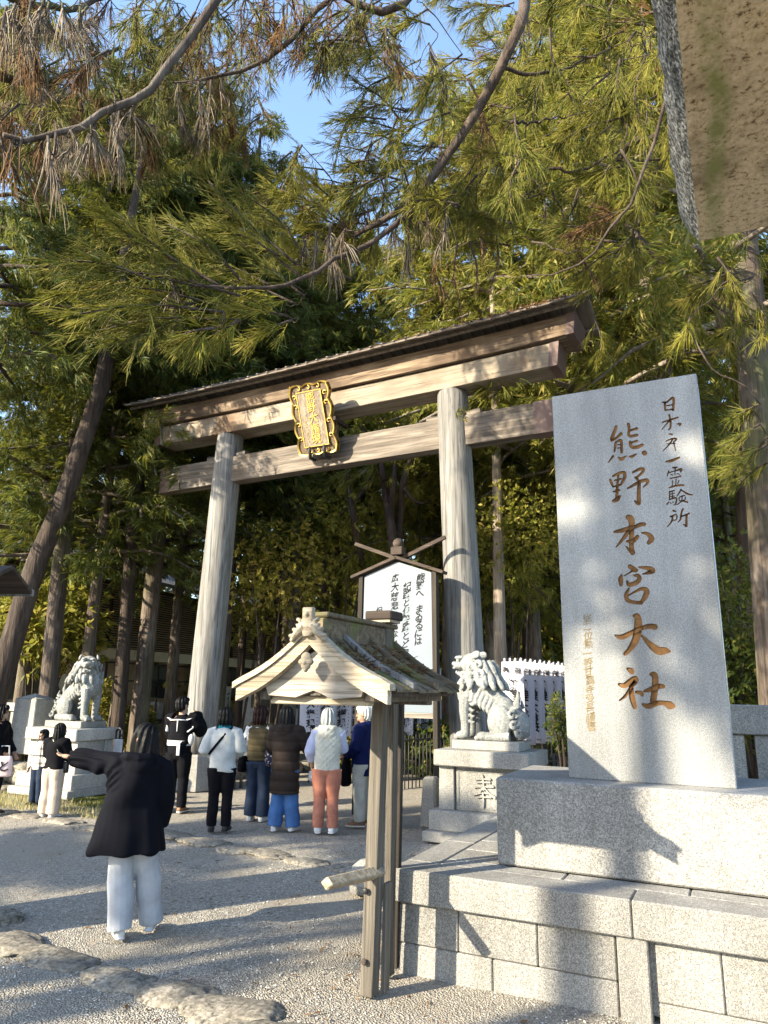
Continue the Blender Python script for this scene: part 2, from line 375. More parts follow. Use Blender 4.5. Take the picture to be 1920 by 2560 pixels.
# ================================================================== text and brush helpers
_dg=lambda: bpy.context.evaluated_depsgraph_get()
def text_mesh(ch,size,ext=0.0,offset=0.0,shear=0.0):
    cu=bpy.data.curves.new('g','FONT'); cu.body=ch; cu.size=size; cu.extrude=ext; cu.offset=offset; cu.shear=shear
    cu.align_x='CENTER'; cu.align_y='CENTER'; cu.resolution_u=3
    o=bpy.data.objects.new('g',cu); COL.objects.link(o)
    me=bpy.data.meshes.new_from_object(o.evaluated_get(_dg())); bpy.data.objects.remove(o); bpy.data.curves.remove(cu); return me
def column(chars,top,right,up,nrm,size,pitch,ext=0.0015,offset=0.0,wob=0.03,mirror=False,shear=0.0,seed=1):
    """vertical text: returns (verts, faces); top = centre of the first character"""
    rr=random.Random(seed); V=[]; F=[]
    top,right,up,nrm=map(Vector,(top,right,up,nrm))
    for i,ch in enumerate(chars):
        if ch in ' 　': continue
        me=text_mesh(ch,size*(1+rr.uniform(-.08,.08)),ext,offset,shear)
        xs=[v.co.x for v in me.vertices]; ys=[v.co.y for v in me.vertices]
        if not xs: continue
        cx_,cy_=(min(xs)+max(xs))/2,(min(ys)+max(ys))/2
        dx=rr.uniform(-wob,wob)*size; ph=rr.uniform(0,6)
        c=top-up*(pitch*i)+right*dx; o=len(V)
        for v in me.vertices:
            x,y=v.co.x-cx_,v.co.y-cy_
            y+=0.16*x+0.035*size*math.sin(x/size*5+ph); x+=0.03*size*math.sin(y/size*6+ph)   # rising brush strokes
            V.append(c+right*(x*(-1 if mirror else 1))+up*y+nrm*(v.co.z+ext))
        for p in me.polygons: F.append(tuple(i_+o for i_ in (p.vertices if not mirror else reversed(p.vertices))))
        bpy.data.meshes.remove(me)
    return V,F
def letters(name,cols,mat,parent):
    mb=MB()
    for c in cols: mb.add(*c)
    return mb.build(name,mat,parent)
def brush(pts,n=None):
    """brush stroke outline from (x,y,width) points"""
    n=n or max(6,4*(len(pts)-1)+3)
    P=catmull(pts,n); L=[];R=[]
    for i,p in enumerate(P):
        a=P[max(i-1,0)];b=P[min(i+1,n)]; t=np.array([b[0]-a[0],b[1]-a[1]]); t/= (np.hypot(*t)+1e-9); nn=np.array([-t[1],t[0]])
        h=max(p[2],4)/2; L.append(p[:2]+nn*h); R.append(p[:2]-nn*h)
    def cap(p,t,h,s):
        nn=np.array([-t[1],t[0]]); return [p[:2]+s*t*h*math.sin(a)+nn*h*math.cos(a)*s for a in (2.2,1.57,0.94)]
    t0=np.array(P[1][:2])-np.array(P[0][:2]); t0/=np.hypot(*t0)+1e-9; t1=np.array(P[-1][:2])-np.array(P[-2][:2]); t1/=np.hypot(*t1)+1e-9
    end=[P[-1][:2]+t1*P[-1][2]*0.35+np.array([-t1[1],t1[0]])*P[-1][2]*0.22*s for s in (1,-1)]
    st=[P[0][:2]-t0*P[0][2]*0.35+np.array([-t0[1],t0[0]])*P[0][2]*0.22*s for s in (-1,1)]
    return L+end+R[::-1]+st

# ================================================================== torii gate
TG=thing('torii_gate','tall weathered wooden shrine gate with plank-roofed double lintel and round grey pillars','torii gate',(-6.47,10.86,0),R_(-2.7))
def lx_pillar(sgn):
    mb=MB(); path=[];rad=[]
    xt,xb=sgn*2.47,sgn*2.72
    for i in range(15):
        t=i/14; z=0.62+(6.80-0.62)*t; path.append((xb+(xt-xb)*t,0,z)); rad.append(0.30-0.028*t)
    rad[-1]=0.262; path.append((xt,0,6.845)); rad.append(0.235)
    n=28; mb.tube(path,rad,n=n)
    return mb
for s in (-1,1):
    lx_pillar(s).build('pillar',WOODG,TG,local=True)
    mb=MB(); mb.loft([((s*2.74,0,z),r,r) for z,r in ((0,0.44),(0.04,0.44),(0.58,0.37),(0.62,0.35))],n=8,smooth=False)
    mb.build('pillar_base',GRAN,TG,local=True)
def beam(name,mat,L,y0,y1,z0,z1,slant=0.0,curve=0.0,capl=0.0,n=24,capmat=COPPER,R=0.0):
    """lintel: sections along x, ends cut on a slant, slight upward sweep"""
    mb=MB(); cp=MB()
    def sec(x,sg):
        u=(x/L); dz=curve*abs(u)**3; r=[]
        for y,z in ((y0,z0),(y1,z0),(y1,z1),(y0,z1)):
            xx=x+ (slant*sg*(z-z0) if abs(u)>0.99 else 0); r.append((xx,y,z+dz))
        return r
    xs=np.linspace(-L,L,n+1); vs=[]; fs=[]
    for x in xs: vs+=sec(x,np.sign(x))
    for i in range(n):
        for j in range(4): a=i*4+j;b=i*4+(j+1)%4; fs.append((a,a+4,b+4,b))
    fs+=[(0,1,2,3),(n*4+3,n*4+2,n*4+1,n*4)]
    mb.add(vs,fs); o=mb.build(name,mat,TG,local=True)
    m=o.modifiers.new('b','BEVEL'); m.width=0.012; m.segments=2; m.limit_method='ANGLE'
    for sg in (-1,1):
        if capl<=0: continue
        q=MB(); e=0.006; vs=[]
        for k in (0,1):
            x=sg*(L-capl) if k==0 else sg*(L+0.004); u=x/L; dz=curve*abs(u)**3
            for y,z in ((y0-e,z0-e),(y1+e,z0-e),(y1+e,z1+e),(y0-e,z1+e)):
                jag=0.0
                vs.append((x+slant*sg*(z-z0)*(1 if k else 0.9)+jag,y,z+dz))
        fs=[(j,j+4,(j+1)%4+4,(j+1)%4) for j in range(4)]+[(4,5,6,7),(0,3,2,1)]
        if sg<0: fs=[f[::-1] for f in fs]
        q.add(vs,fs); q.build('metal_cap',capmat,o,local=True)
    return o
beam('lower_lintel',WOODTX,4.36,-0.25,0.25,6.80,7.20,0.10,0.03,0.14)
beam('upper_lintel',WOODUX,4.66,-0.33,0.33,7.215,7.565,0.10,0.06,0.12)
beam('tie_beam',WOODGX,4.22,-0.13,0.13,5.79,6.32,0,0,0.30)
for s in (-1,1):
    for d in (-1,1):
        mb=MB(); mb.box((s*2.50+d*0.37,0,6.37),(0.26,0.16,0.085),M=Matrix.Rotation(-d*0.10,4,'Y'),bev=0.008); mb.build('wedge',WOODGX,TG,local=True)
mb=MB(); mb.box((0,0,6.56),(0.22,0.2,0.47),bev=0.01); mb.build('centre_strut',WOODGX,TG,local=True)
# plank roof of the lintel: single boards and battens, front and back slope
def roofz(x): return 7.60+0.07*(abs(x)/5.0)**3
bm_=MB(); bm_.box((0,0,0),(0.228,0.80,0.028),bev=0.004); plank_me=bm_.mesh('roof_plank',[WOODDY])
bm_=MB(); bm_.box((0,0,0),(0.045,0.84,0.022),bev=0.006); batt_me=bm_.mesh('roof_batten',[WOODDY])
NPL=43
for sg in (-1,1):
    for i in range(NPL+1):
        x=-4.9+9.75*i/NPL
        if i<NPL:
            xc=x+9.75/NPL/2; o=link('roof_plank',plank_me,TG,loc=(xc,sg*0.33,roofz(xc)+0.17+random.uniform(-.006,.006)))
            o.rotation_euler=(-sg*R_(22)+random.uniform(-.012,.012),-math.copysign(0.04*(abs(xc)/5)**2,xc),random.uniform(-.01,.01))
        o=link('roof_batten',batt_me,TG,loc=(x,sg*0.34,roofz(x)+0.205+random.uniform(-.006,.008)))
        o.rotation_euler=(-sg*R_(22),0,random.uniform(-.015,.015))
mb=MB()
xs=np.linspace(-4.93,4.88,17); 
for sy in (-1,1): mb.tube([(x,sy*0.05,roofz(x)+0.375) for x in xs],0.06,n=6,smooth=False)
mb.build('ridge_cap',WOODD,TG,local=True)
for sy in (-1,1):
    mb=MB(); vs=[]; fs=[]
    for x in xs:
        for y,z in ((-.025,0),(.025,0),(.025,.035),(-.025,.035)): vs.append((x,sy*0.5+y,roofz(x)+z))
    for i in range(len(xs)-1):
        for j in range(4): fs.append((i*4+j,i*4+4+j,i*4+4+(j+1)%4,i*4+(j+1)%4))
    n4=4*(len(xs)-1); fs+=[(0,1,2,3),(n4+3,n4+2,n4+1,n4)]
    mb.add(vs,fs); mb.build('eave_batten',WOODDY,TG,local=True)
dm=MB(); rr=random.Random(4)
for k in range(260):
    x=4.9-abs(rr.gauss(0,1.5)); y=-0.35-rr.random()*0.42; z=roofz(x)+0.17-(abs(y)-0.33)*0.40+0.03
    a=rr.uniform(0,6.28); l=rr.uniform(.05,.16); dm.tube([(x,y,z),(x+l*.5*math.cos(a),y+l*.5*math.sin(a)*.5,z+rr.uniform(0,.05)),(x+l*math.cos(a),y+l*math.sin(a)*.5-.02,z+rr.uniform(-.08,.04))],[.008,.007,.003],n=3)
dm.build('fallen_cedar_litter',DEADR,TG,local=True,kind='stuff')

# ================================================================== hanging plaque
PLQ=wood('plaque_wood',(0.05,0.035,0.022),(0.12,0.085,0.055),(0.20,0.15,0.10),'Z',20); PLQ2=wood('plaque_panel_wood',(0.11,0.085,0.06),(0.22,0.175,0.13),(0.34,0.29,0.23),'Z',20)
pc=Vector((-6.515,10.60,5.95)); tilt=math.atan2(0.52,1.26)
PQ=thing('shrine_plaque','framed wooden name plaque with gold scalloped border and gold characters, hung on the gate','plaque',pc)
PM=Matrix.Translation(pc)@Matrix.Rotation(tilt,4,'X')       # local: x right, z up along the board, -y towards the viewer
def scallop(x0,x1,z0,z1,amp,k=1.0):
    out=[]
    def side(a,b,nw,nrm):
        a=np.array(a);b=np.array(b);nrm=np.array(nrm)
        for i in range(28):
            t=i/28; wv=abs(math.sin(math.pi*nw*t)); out.append(a+(b-a)*t+nrm*(amp*(0.9-wv)*k))
    side((x0,z0),(x1,z0),3,(0,-1)); side((x1,z0),(x1,z1),4,(1,0)); side((x1,z1),(x0,z1),3,(0,1)); side((x0,z1),(x0,z0),4,(-1,0))
    return out
out=scallop(-0.41,0.41,0.05,1.34,-0.05); 
mb=MB(); mb.prism([tuple(p) for p in out],-0.06,0.02,PM); mb.build('back_board',PLQ,PQ)
mb=MB(); N_=len(out); inn=scallop(-0.388,0.388,0.072,1.318,-0.048)
vs=[(p[0],-0.10,p[1]) for p in out]+[(p[0],-0.085,p[1]) for p in inn]+[(p[0]*1.0,0.03,p[1]) for p in out]
fs=[]
for i in range(N_):
    j=(i+1)%N_; fs+= [(i,j,j+N_,i+N_),(i,i+2*N_,j+2*N_,j)]
    
vs+=[(p[0],-0.055,p[1]) for p in inn]
for i in range(N_):
    j=(i+1)%N_; fs.append((i+N_,j+N_,j+3*N_,i+3*N_))
mb.add(vs,fs,0,PM); mb.build('gold_frame',GOLD,PQ)
mb=MB(); mb.box((0,-0.075,0.70),(0.50,0.03,0.98),M=None,bev=0.004); 
mb.v=[tuple(PM@Vector(v)) for v in mb.v]; pan=mb.build('name_panel',PLQ2,PQ)
mb=MB()
for x,z,sx,sz in ((0,0.205,0.52,0.014),(0,1.195,0.52,0.014),(-0.253,0.70,0.014,0.976),(0.253,0.70,0.014,0.976)): mb.box((x,-0.094,z),(sx,0.012,sz))
mb.v=[tuple(PM@Vector(v)) for v in mb.v]; mb.build('gold_border_line',GOLD,PQ)
mb=MB()
def curl(cx,cz,r,a0,sg):
    p=[]
    for i in range(12):
        t=i/11; a=a0+sg*t*4.4; rr_=r*(1-0.62*t); p.append(PM@Vector((cx+rr_*math.cos(a),-0.075,cz+rr_*math.sin(a))))
    mb.tube(p,[0.011]*9+[0.010,0.009,0.013],n=5)
for cz in (0.36,0.62,0.95,1.12): curl(-0.315,cz,0.045,2.6,-1); curl(0.315,cz,0.045,0.5,1)
for cx in (-0.2,0.0,0.2): curl(cx,0.13,0.04,4.4,1); curl(cx,1.265,0.04,1.5,-1)
mb.build('gold_scroll',GOLD,PQ)
pr=PM.to_3x3(); 
letters('lettering',[column('熊野大権現',PM@Vector((0.02,-0.092,1.09)),pr@Vector((1,0,0)),pr@Vector((0,0,1)),pr@Vector((0,-1,0)),0.20,0.188,0.004,0.001)],GOLDL,PQ)
mb=MB(); rr=random.Random(3)
for k in range(9):
    for q in range(3):
        x=-0.145+rr.uniform(-.018,.018); z=0.72-k*0.052+rr.uniform(-.012,.012); d=rr.uniform(-.016,.016)
        mb.box(PM@Vector((x,-0.094,z)),(0.022,0.006,0.006),M=pr.to_4x4()@Matrix.Rotation(rr.choice((0.2,1.4,-0.8)),4,'Y'))
mb.build('small_gilt_marks',GOLDL,PQ)
for x in (-0.14,0.17):
    mb=MB(); mb.tube([PM@Vector((x,0.0,-0.05)),PM@Vector((x,-0.15,0.0)),PM@Vector((x,-0.15,0.14)),PM@Vector((x,-0.11,0.2))],[0.03,0.035,0.033,0.02],n=8); mb.build('iron_hook',IRON,PQ)
mb=MB(); mb.box(PM@Vector((0.42,0.16,0.55)),(0.07,0.5,0.07)); mb.box(PM@Vector((-0.36,0.16,0.62)),(0.07,0.5,0.07)); mb.build('support_bar',WOODD,PQ)

# ================================================================== monument stele
SM=thing('stone_monument','tall polished granite slab monument with large carved shrine-name characters on a block base','monument',(-0.64,5.9,0.635))
mb=MB(); mb.box((-0.75,5.842,0.9305),(1.87+0.02,1.0,0.59),bev=0.012); mb.box
base=MB(); base.box((0.105,5.86,0.931),(3.57,1.036,0.590),bev=0.014); base.build('base_block',GRAN,SM)
YF=5.600
def plane_pt(u,v): p=atY(u,v,YF); return (p.x,p.z)
def R6(x,y): return 1380+x*360/1659, 960+y*440/2028
def R7(x,y): return 1380+x*360/1531, 1380+y*520/2212
PXM=0.00295  # metres per photo pixel on the slab, for stroke widths
S6=[[(740,490,38),(715,560,40),(690,625,45),(692,655,36)],[(690,650,36),(745,620,30),(800,570,40)],[(735,670,25),(728,720,30),(720,780,22)],
[(740,668,22),(790,650,38),(802,700,34),(802,790,34)],[(755,700,15),(785,698,15)],[(752,738,15),(785,736,15)],
[(880,460,40),(890,520,34),(885,580,36),(910,602,34),(985,588,34)],[(905,535,26),(980,512,34)],[(900,660,30),(905,700,40),(930,730,40),(990,725,44),(1045,700,36)],[(915,675,24),(985,655,28)],
[(705,830,30),(650,905,14)],[(765,845,20),(800,865,44),(855,830,16)],[(890,835,18),(925,835,36),(975,805,14)],[(1050,792,50),(1066,796,62),(1080,800,50)],
[(670,1100,32),(690,1150,34),(705,1185,20)],[(700,1065,26),(770,1030,34),(832,1022,38),(836,1080,40),(800,1150,30)],[(715,1112,18),(800,1092,22)],[(765,1055,26),(752,1200,34),(745,1330,40)],[(700,1185,18),(790,1162,26)],[(705,1242,20),(780,1222,26)],[(705,1350,40),(750,1330,50),(785,1290,28)],
[(930,1020,26),(1000,985,36),(1052,978,38),(1040,1020,34),(975,1080,28)],[(960,1075,32),(990,1105,34)],[(870,1205,22),(950,1160,36),(1040,1115,40),(1100,1112,42),(1095,1150,30),(1050,1190,16)],[(1005,1140,40),(1000,1250,46),(1000,1360,52)],[(1010,1375,40),(985,1375,40),(950,1345,18)],
[(715,1705,26),(800,1690,52),(880,1665,50),(960,1645,46),(1020,1620,50),(1070,1615,44)],[(870,1530,60),(910,1560,80),(918,1650,64),(915,1860,56),(930,1950,60)],[(930,1945,50),(895,1915,40),(850,1870,14)],[(880,1700,50),(830,1770,44),(740,1880,18)],[(1030,1715,18),(1100,1728,46),(1148,1780,66),(1110,1835,46)],[(860,1812,28),(930,1812,52),(990,1755,46)],
[(1300,215,26),(1305,300,28)],[(1310,218,16),(1390,160,30),(1402,200,32),(1395,300,32)],[(1320,250,14),(1385,240,16)],[(1310,302,17),(1392,292,17)],[(1272,212,18),(1330,208,22)],
[(1350,355,24),(1365,430,26),(1365,500,24),(1342,530,14)],[(1270,442,16),(1340,420,20),(1450,385,24)],[(1350,425,20),(1265,525,10)],[(1440,460,16),(1480,462,28),(1468,482,14)],
[(1345,575,14),(1385,582,24)],[(1310,660,12),(1380,632,20),(1435,632,20),(1410,662,18)],[(1390,640,18),(1340,710,18),(1278,772,9)],[(1400,665,16),(1425,770,14)],[(1320,692,12),(1420,682,14)],
[(1315,895,20),(1380,884,36),(1470,845,22)],
[(1390,965,20),(1440,960,22)],[(1350,1020,14),(1420,1000,14),(1490,982,30),(1482,1012,20)],[(1345,1000,18),(1328,1062,14)],[(1420,965,14),(1415,1050,14)],[(1370,1040,13),(1392,1050,13)],[(1440,1030,13),(1470,1042,13)],[(1360,1090,16),(1485,1062,18)],[(1390,1112,12),(1385,1170,14)],[(1430,1095,14),(1425,1170,16)],[(1462,1112,14),(1448,1150,13)],[(1350,1195,18),(1430,1172,22),(1520,1165,24)],
[(1355,1235,17),(1355,1330,17)],[(1360,1240,13),(1412,1226,16)],[(1360,1270,11),(1410,1256,13)],[(1360,1300,11),(1410,1290,13)],[(1385,1230,13),(1385,1315,13)],[(1350,1332,15),(1430,1312,21),(1425,1380,19),(1400,1396,13)],[(1325,1387,20),(1347,1358,13)],[(1363,1365,11),(1373,1377,13)],[(1390,1353,11),(1398,1368,13)],[(1490,1215,20),(1440,1292,15)],[(1490,1222,16),(1560,1265,23),(1620,1280,13)],[(1468,1302,13),(1530,1282,15)],[(1465,1310,13),(1470,1345,13),(1530,1336,14),(1536,1302,15)],[(1500,1290,14),(1490,1350,16),(1438,1392,11)],[(1500,1347,15),(1562,1362,23)],
[(1395,1458,24),(1428,1470,17)],[(1360,1530,17),(1430,1502,19)],[(1390,1515,22),(1380,1580,22),(1328,1647,12)],[(1388,1572,13),(1430,1562,15),(1442,1515,17)],[(1510,1440,24),(1490,1485,22),(1480,1560,21),(1452,1592,12)],[(1490,1527,17),(1585,1490,21)],[(1550,1510,28),(1548,1640,30)],[(1548,1642,24),(1512,1615,12)]]
S7=[[(825,150,48),(880,190,56),(905,195,38)],[(740,245,24),(730,290,56),(735,352,38)],[(765,255,12),(850,205,22)],[(925,162,20),(1010,172,46),(1068,195,66),(1035,218,46),(958,236,12)],[(798,308,24),(820,348,48),(890,330,50),(928,290,52),(915,252,44),(872,250,26)],[(820,385,20),(790,450,46),(802,510,46),(870,535,40),(955,540,42)],[(955,530,40),(990,475,58),(1008,412,58),(955,392,42),(870,430,22),(815,460,16)],
[(670,885,20),(740,905,58),(860,850,52),(950,810,48),(1040,790,56),(1100,800,66)],[(868,680,36),(908,690,72),(915,800,86),(890,930,84),(830,1030,60),(775,1085,46)],[(955,890,26),(1040,980,64),(1130,1050,86),(1200,1050,78),(1255,1055,28)],
[(800,1240,28),(840,1262,62),(855,1285,46)],[(710,1405,30),(770,1420,60),(860,1360,70),(895,1350,56),(880,1390,52),(830,1440,38)],[(835,1440,30),(780,1530,36),(715,1580,14)],[(840,1430,50),(852,1550,62),(882,1655,48)],[(895,1490,36),(945,1500,48),(962,1525,34)],[(980,1480,30),(1040,1465,54),(1130,1430,60),(1188,1430,46)],[(1050,1300,44),(1092,1312,68),(1096,1430,70),(1075,1590,70)],[(965,1620,30),(1020,1640,60),(1110,1610,60),(1190,1605,50),(1255,1630,86),(1290,1640,58)]]
def outlines():
    res=[]
    for S,fn in ((S6,R6),(S7,R7)):
        for st in S: res.append([plane_pt(*fn(p[0],p[1])) for p in brush(st)])
    return res
slab=MB(); slab.box((-0.642,5.60+0.21,1.226+1.512),(1.118,0.42,3.024),bev=0.006)
slab_me=slab.mesh('slab',[GRANS,CARVED]); cut=MB()
OUT=outlines()
for k,pl in enumerate(OUT): cut.prism(pl,YF-0.02,YF+0.016+0.00004*k)
cut_me=cut.mesh('cut',[GRANS,CARVED]); cut_me.polygons.foreach_set('material_index',[1]*len(cut_me.polygons))
so_=bpy.data.objects.new('s',slab_me); co_=bpy.data.objects.new('c',cut_me); COL.objects.link(so_); COL.objects.link(co_)
bo=so_.modifiers.new('b','BOOLEAN'); bo.operation='DIFFERENCE'; bo.object=co_; bo.solver='EXACT'; bo.use_self=True
bpy.context.view_layer.update(); res=bpy.data.meshes.new_from_object(so_.evaluated_get(_dg()))
bpy.data.objects.remove(so_); bpy.data.objects.remove(co_)
res.transform(Matrix.Translation(-Vector(SM.location)))
slab_ob=link('slab',res if len(res.polygons)>200 else slab_me,SM); slab_ob.data.name='slab'
def char_of(S,st):
    x,y=st[0][0],st[0][1]
    if S is S7: return 'ghi'[0 if y<600 else (1 if y<1200 else 2)]
    if x<1200: return 'abc'[0 if y<925 else (1 if y<1420 else 2)]
    return 'klmnopq'[sum(y>q for q in (320,545,785,915,1208,1425))]
KEY=[char_of(S,st) for S in (S6,S7) for st in S]
for key in sorted(set(KEY)):
    mb=MB()
    for k,pl in enumerate(OUT):
        if KEY[k]==key: mb.prism(pl,YF+0.0105+0.00003*k,YF+0.0158)
    mb.build('carved_character',CARVED,SM)
tA=atY(1467,1545,YF); tB=atY(1478,1815,YF); 
upv=(tA-tB).normalized(); rt_=Vector((1,0,0))
letters('small_inscription',[column('従二位勲一等甘露寺受長謹書',Vector((tA.x,YF-0.001,tA.z)),(1,0,0),(upv.x,0,upv.z),(0,-1,0),0.072,(tA-tB).length/12,0.0008,0.0,0.1)],CARVEDS,SM)

# ================================================================== stone platform under the monument: every block its own piece
SP=thing('stone_platform','low granite block platform with projecting coping stones under the tall monument','stone platform',(-0.5,6.0,0))
def blk(name,x0,x1,y0,y1,z0,z1,mat=GRAN,bev=0.008,parent=SP,g=0.003):
    mb=MB(); mb.box(((x0+x1)/2,(y0+y1)/2,(z0+z1)/2),(x1-x0-2*g,y1-y0-2*g,z1-z0-g),bev=bev); return mb.build(name,mat,parent)
XL=-2.30; XR=3.4
struct_core=MB(); struct_core.box((0.55,6.1,0.29),(5.6,2.25,0.56)); struct_core.build('core',GRANP,SP)
# wall courses (front), face at y=4.95; coping face at 4.88
xs0=[XL+0.02,-1.79,-0.98+0.16,]; 
upper=[(XL+0.03,-1.83),(-1.83,-1.30),(-1.30,-0.82)]
lower=[(XL+0.03,-1.60),(-1.60,-0.82)]
for a,b in upper: blk('wall_block',a,b,4.93,5.13,0.165,0.425)
for a,b in lower: blk('wall_block',a,b,4.93+0.004,5.13,-0.05,0.163)
blk('pilaster_block',-0.815,-0.63,4.905,5.13,-0.05,0.425)
for a,b in ((-0.60,-0.24),(-0.24,0.35),(0.35,0.95),(0.95,1.6),(1.6,2.3),(2.3,3.3)): blk('wall_block',a,b,4.945,5.13,0.09,0.425)
for a,b in ((-0.60,0.12),(0.12,0.9),(0.9,1.8),(1.8,3.3)): blk('wall_block',a,b,4.95,5.13,-0.05,0.088)
for a,b in ((5.13,5.85),(5.85,6.6),(6.6,7.2)):
    blk('wall_block',XL+0.03,XL+0.23,a,b,0.165,0.425); blk('wall_block',XL+0.034,XL+0.23,a-0.1 if a>5.2 else a,b-0.1,-0.05,0.163)
for a,b in ((XL-0.01,-0.71),(-0.71,0.62),(0.62,2.0),(2.0,3.4)): blk('coping_stone',a,b,4.88,5.165,0.425,0.638)
for a,b in ((5.165,5.95),(5.95,6.75),(6.75,7.3)): blk('coping_stone',XL-0.01,-2.06,a,b,0.425,0.638)
for a,b in ((-2.06,-1.18),(-1.18,-0.40),(-0.40,0.5),(0.5,1.5),(1.5,2.5),(2.5,3.4)): blk('paving_slab',a,b,5.165,5.345,0.5,0.636)
for a,b in ((5.345,5.72),(5.72,6.10),(6.10,6.5),(6.5,7.3)): blk('paving_slab',-2.06,-1.62,a,b,0.5,0.636)
# stone fence to the right of the slab
SF=thing('stone_fence','granite post-and-rail fence running off behind the right side of the monument','stone fence',(1.2,7.6,0))
mb=MB(); mb.box((1.2,7.6,1.62),(3.6,0.24,0.26),bev=0.01); mb.build('top_rail',GRANP,SF)
for i in range(12):
    mb=MB(); mb.box((-0.42+i*0.30,7.6,0.95),(0.215,0.17,1.07),bev=0.008); mb.build('fence_post',GRANP,SF)
mb=MB(); mb.box((1.2,7.6,0.32),(3.6,0.34,0.2),bev=0.01); mb.build('bottom_rail',GRANP,SF)
mb=MB(); mb.box((1.2,7.6,0.1),(3.6,0.4,0.22),bev=0.01); mb.build('footing',GRANP,SF)

# ================================================================== lion-dog pedestals
def pedestal(cx,lab,mat,kanji,flip):
    P=thing('stone_pedestal',lab,'pedestal',(cx,9.45,0),group='lion dog pedestals')
    def b(n,w,y0,y1,z0,z1,dx=0,bev=0.01,tp=1.0):
        mb=MB(); mb.box((cx+dx,(y0+y1)/2,(z0+z1)/2),(w,y1-y0,z1-z0),bev=bev,taper=tp); return mb.build(n,mat,P)
    b('bottom_step',1.46,8.84,10.06,0,0.125); b('base_course',1.36,8.94,9.98,0.125,0.36)
    for dx in (-1,1):
        for yy in (9.155,9.755): 
            mb=MB(); mb.box((cx+dx*0.485,yy,0.625),(0.21,0.19,0.53),bev=0.008,taper=0.96); mb.build('corner_post',mat,P)
    for yy,nm in ((9.10,'front_panel'),(9.82,'back_panel')):
        b(nm,0.76,yy,yy+0.06,0.36,0.89)
    for dx in (-1,1):
        mb=MB(); mb.box((cx+dx*0.535,9.455,0.625),(0.05,0.40,0.53)); mb.build('side_panel',mat,P)
    mb=MB(); mb.box((cx,9.46,0.62),(0.9,0.6,0.5)); mb.build('core',mat,P)
    b('cap_stone',1.26,8.97,9.93,0.893,1.09,bev=0.014)
    if kanji:
        # raised field with a raised character
        f=MB(); 
        for x,z,sx,sz in ((0,0.835,0.68,0.012),(0,0.405,0.68,0.012),(-0.335,0.62,0.012,0.42),(0.335,0.62,0.012,0.42)): f.box((cx+x,9.096,z),(sx,0.012,sz))
        f.build('field_border',mat,P)
        K=[[(-.20,.30,.035),(.0,.32,.035),(.18,.33,.06)],[(-.17,.22,.035),(.0,.24,.035),(.17,.25,.055)],[(-.02,.42,.04),(.0,.30,.045),(.01,.05,.05)],
           [(-.24,.10,.035),(.0,.13,.035),(.25,.15,.065)],[(0,.12,.04),(-.12,-.04,.045),(-.27,-.10,.02)],[(.02,.12,.03),(.14,-.02,.045),(.28,-.12,.07)],
           [(-.13,-.05,.03),(0,-.03,.03),(.13,-.03,.045)],[(-.17,-.15,.03),(0,-.13,.03),(.19,-.12,.05)],[(-.01,-.02,.04),(.0,-.2,.045),(-.01,-.40,.05)]]
        mb=MB()
        for k,st in enumerate(K): mb.prism([(cx+p[0]*0.52,0.605+p[1]*0.47) for p in brush(st,n=10)],9.075-0.0005*k,9.099)
        mb.build('raised_character',mat,P)
    return P
_b=brush
def brush(pts,n=None):
    s=1.0 if max(abs(p[0]) for p in pts)>3 else 400.0
    return [q/s for q in _b([(p[0]*s,p[1]*s,p[2]*s) for p in pts],n)]
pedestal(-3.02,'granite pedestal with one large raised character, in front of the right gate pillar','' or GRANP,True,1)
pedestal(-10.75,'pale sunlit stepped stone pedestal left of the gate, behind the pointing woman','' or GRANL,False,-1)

# marker stone half hidden behind the notice post
MS=thing('marker_stone','small low rounded granite marker stone half hidden behind the wooden notice post','stone',(-3.3,6.5,0))
mb=MB(); mb.loft([((-3.3,6.5,z),r,r*0.8) for z,r in ((0,0.17),(0.14,0.17),(0.22,0.15),(0.27,0.09),(0.285,0.02))],n=14,power=3); mb.build('stone_body',GRAN,MS)
MS2=thing('boundary_stone','short grey-blue tapered stone post beside the right pedestal','stone',(-4.05,9.6,0))
mb=MB(); mb.box((-4.0,9.75,0.33),(0.26,0.26,0.66),bev=0.03,taper=0.72); mb.build('stone_body',GRAN,MS2)

# ================================================================== roofed notice post
NB=thing('roofed_notice_post','weathered wooden post carrying a small gabled plank roof with carved ridge ornament, in the foreground','notice post',(-2.2,4.45,0))
mb=MB()
mb.tube([(-2.285+0.0,4.47,0),(-2.20,4.44,2.30)],[0.085,0.080],n=4,smooth=False,up=(0.62,-0.78,0)); mb.v=mb.v
def sqpost(name,x0,y0,x1,y1,z0,z1,w,d,mat,rot=0.0,par=NB):
    q=MB(); vs=[]
    for (x,y,z) in ((x0,y0,z0),(x1,y1,z1)):
        for sx,sy in ((-1,-1),(1,-1),(1,1),(-1,1)):
            v=Matrix.Rotation(rot,3,'Z')@Vector((sx*w/2,sy*d/2,0)); vs.append((x+v.x,y+v.y,z))
    q.add(vs,[(3,2,1,0),(4,5,6,7),(0,1,5,4),(1,2,6,5),(2,3,7,6),(3,0,4,7)]); o=q.build(name,mat,par)
    m=o.modifiers.new('b','BEVEL'); m.width=0.008; m.segments=2; return o
mb=None
sqpost('post',-2.25,4.47,-2.185,4.47,0.0,2.30,0.088,0.10,WOODN)
sqpost('post_plank',-2.182,4.555,-2.172,4.555,0.0,0.63,0.03,0.08,WOODN)
sqpost('rear_post',-2.275,4.80,-2.235,4.74,0.0,1.78,0.05,0.09,WOODN)
sqpost('rear_brace',-2.29,4.94,-2.235,4.87,0.0,1.78,0.045,0.05,WOODDZ)
mb=MB(); mb.box((-2.185,4.47,2.335),(0.20,0.20,0.06),bev=0.008); mb.build('post_cap',WOODD,NB)
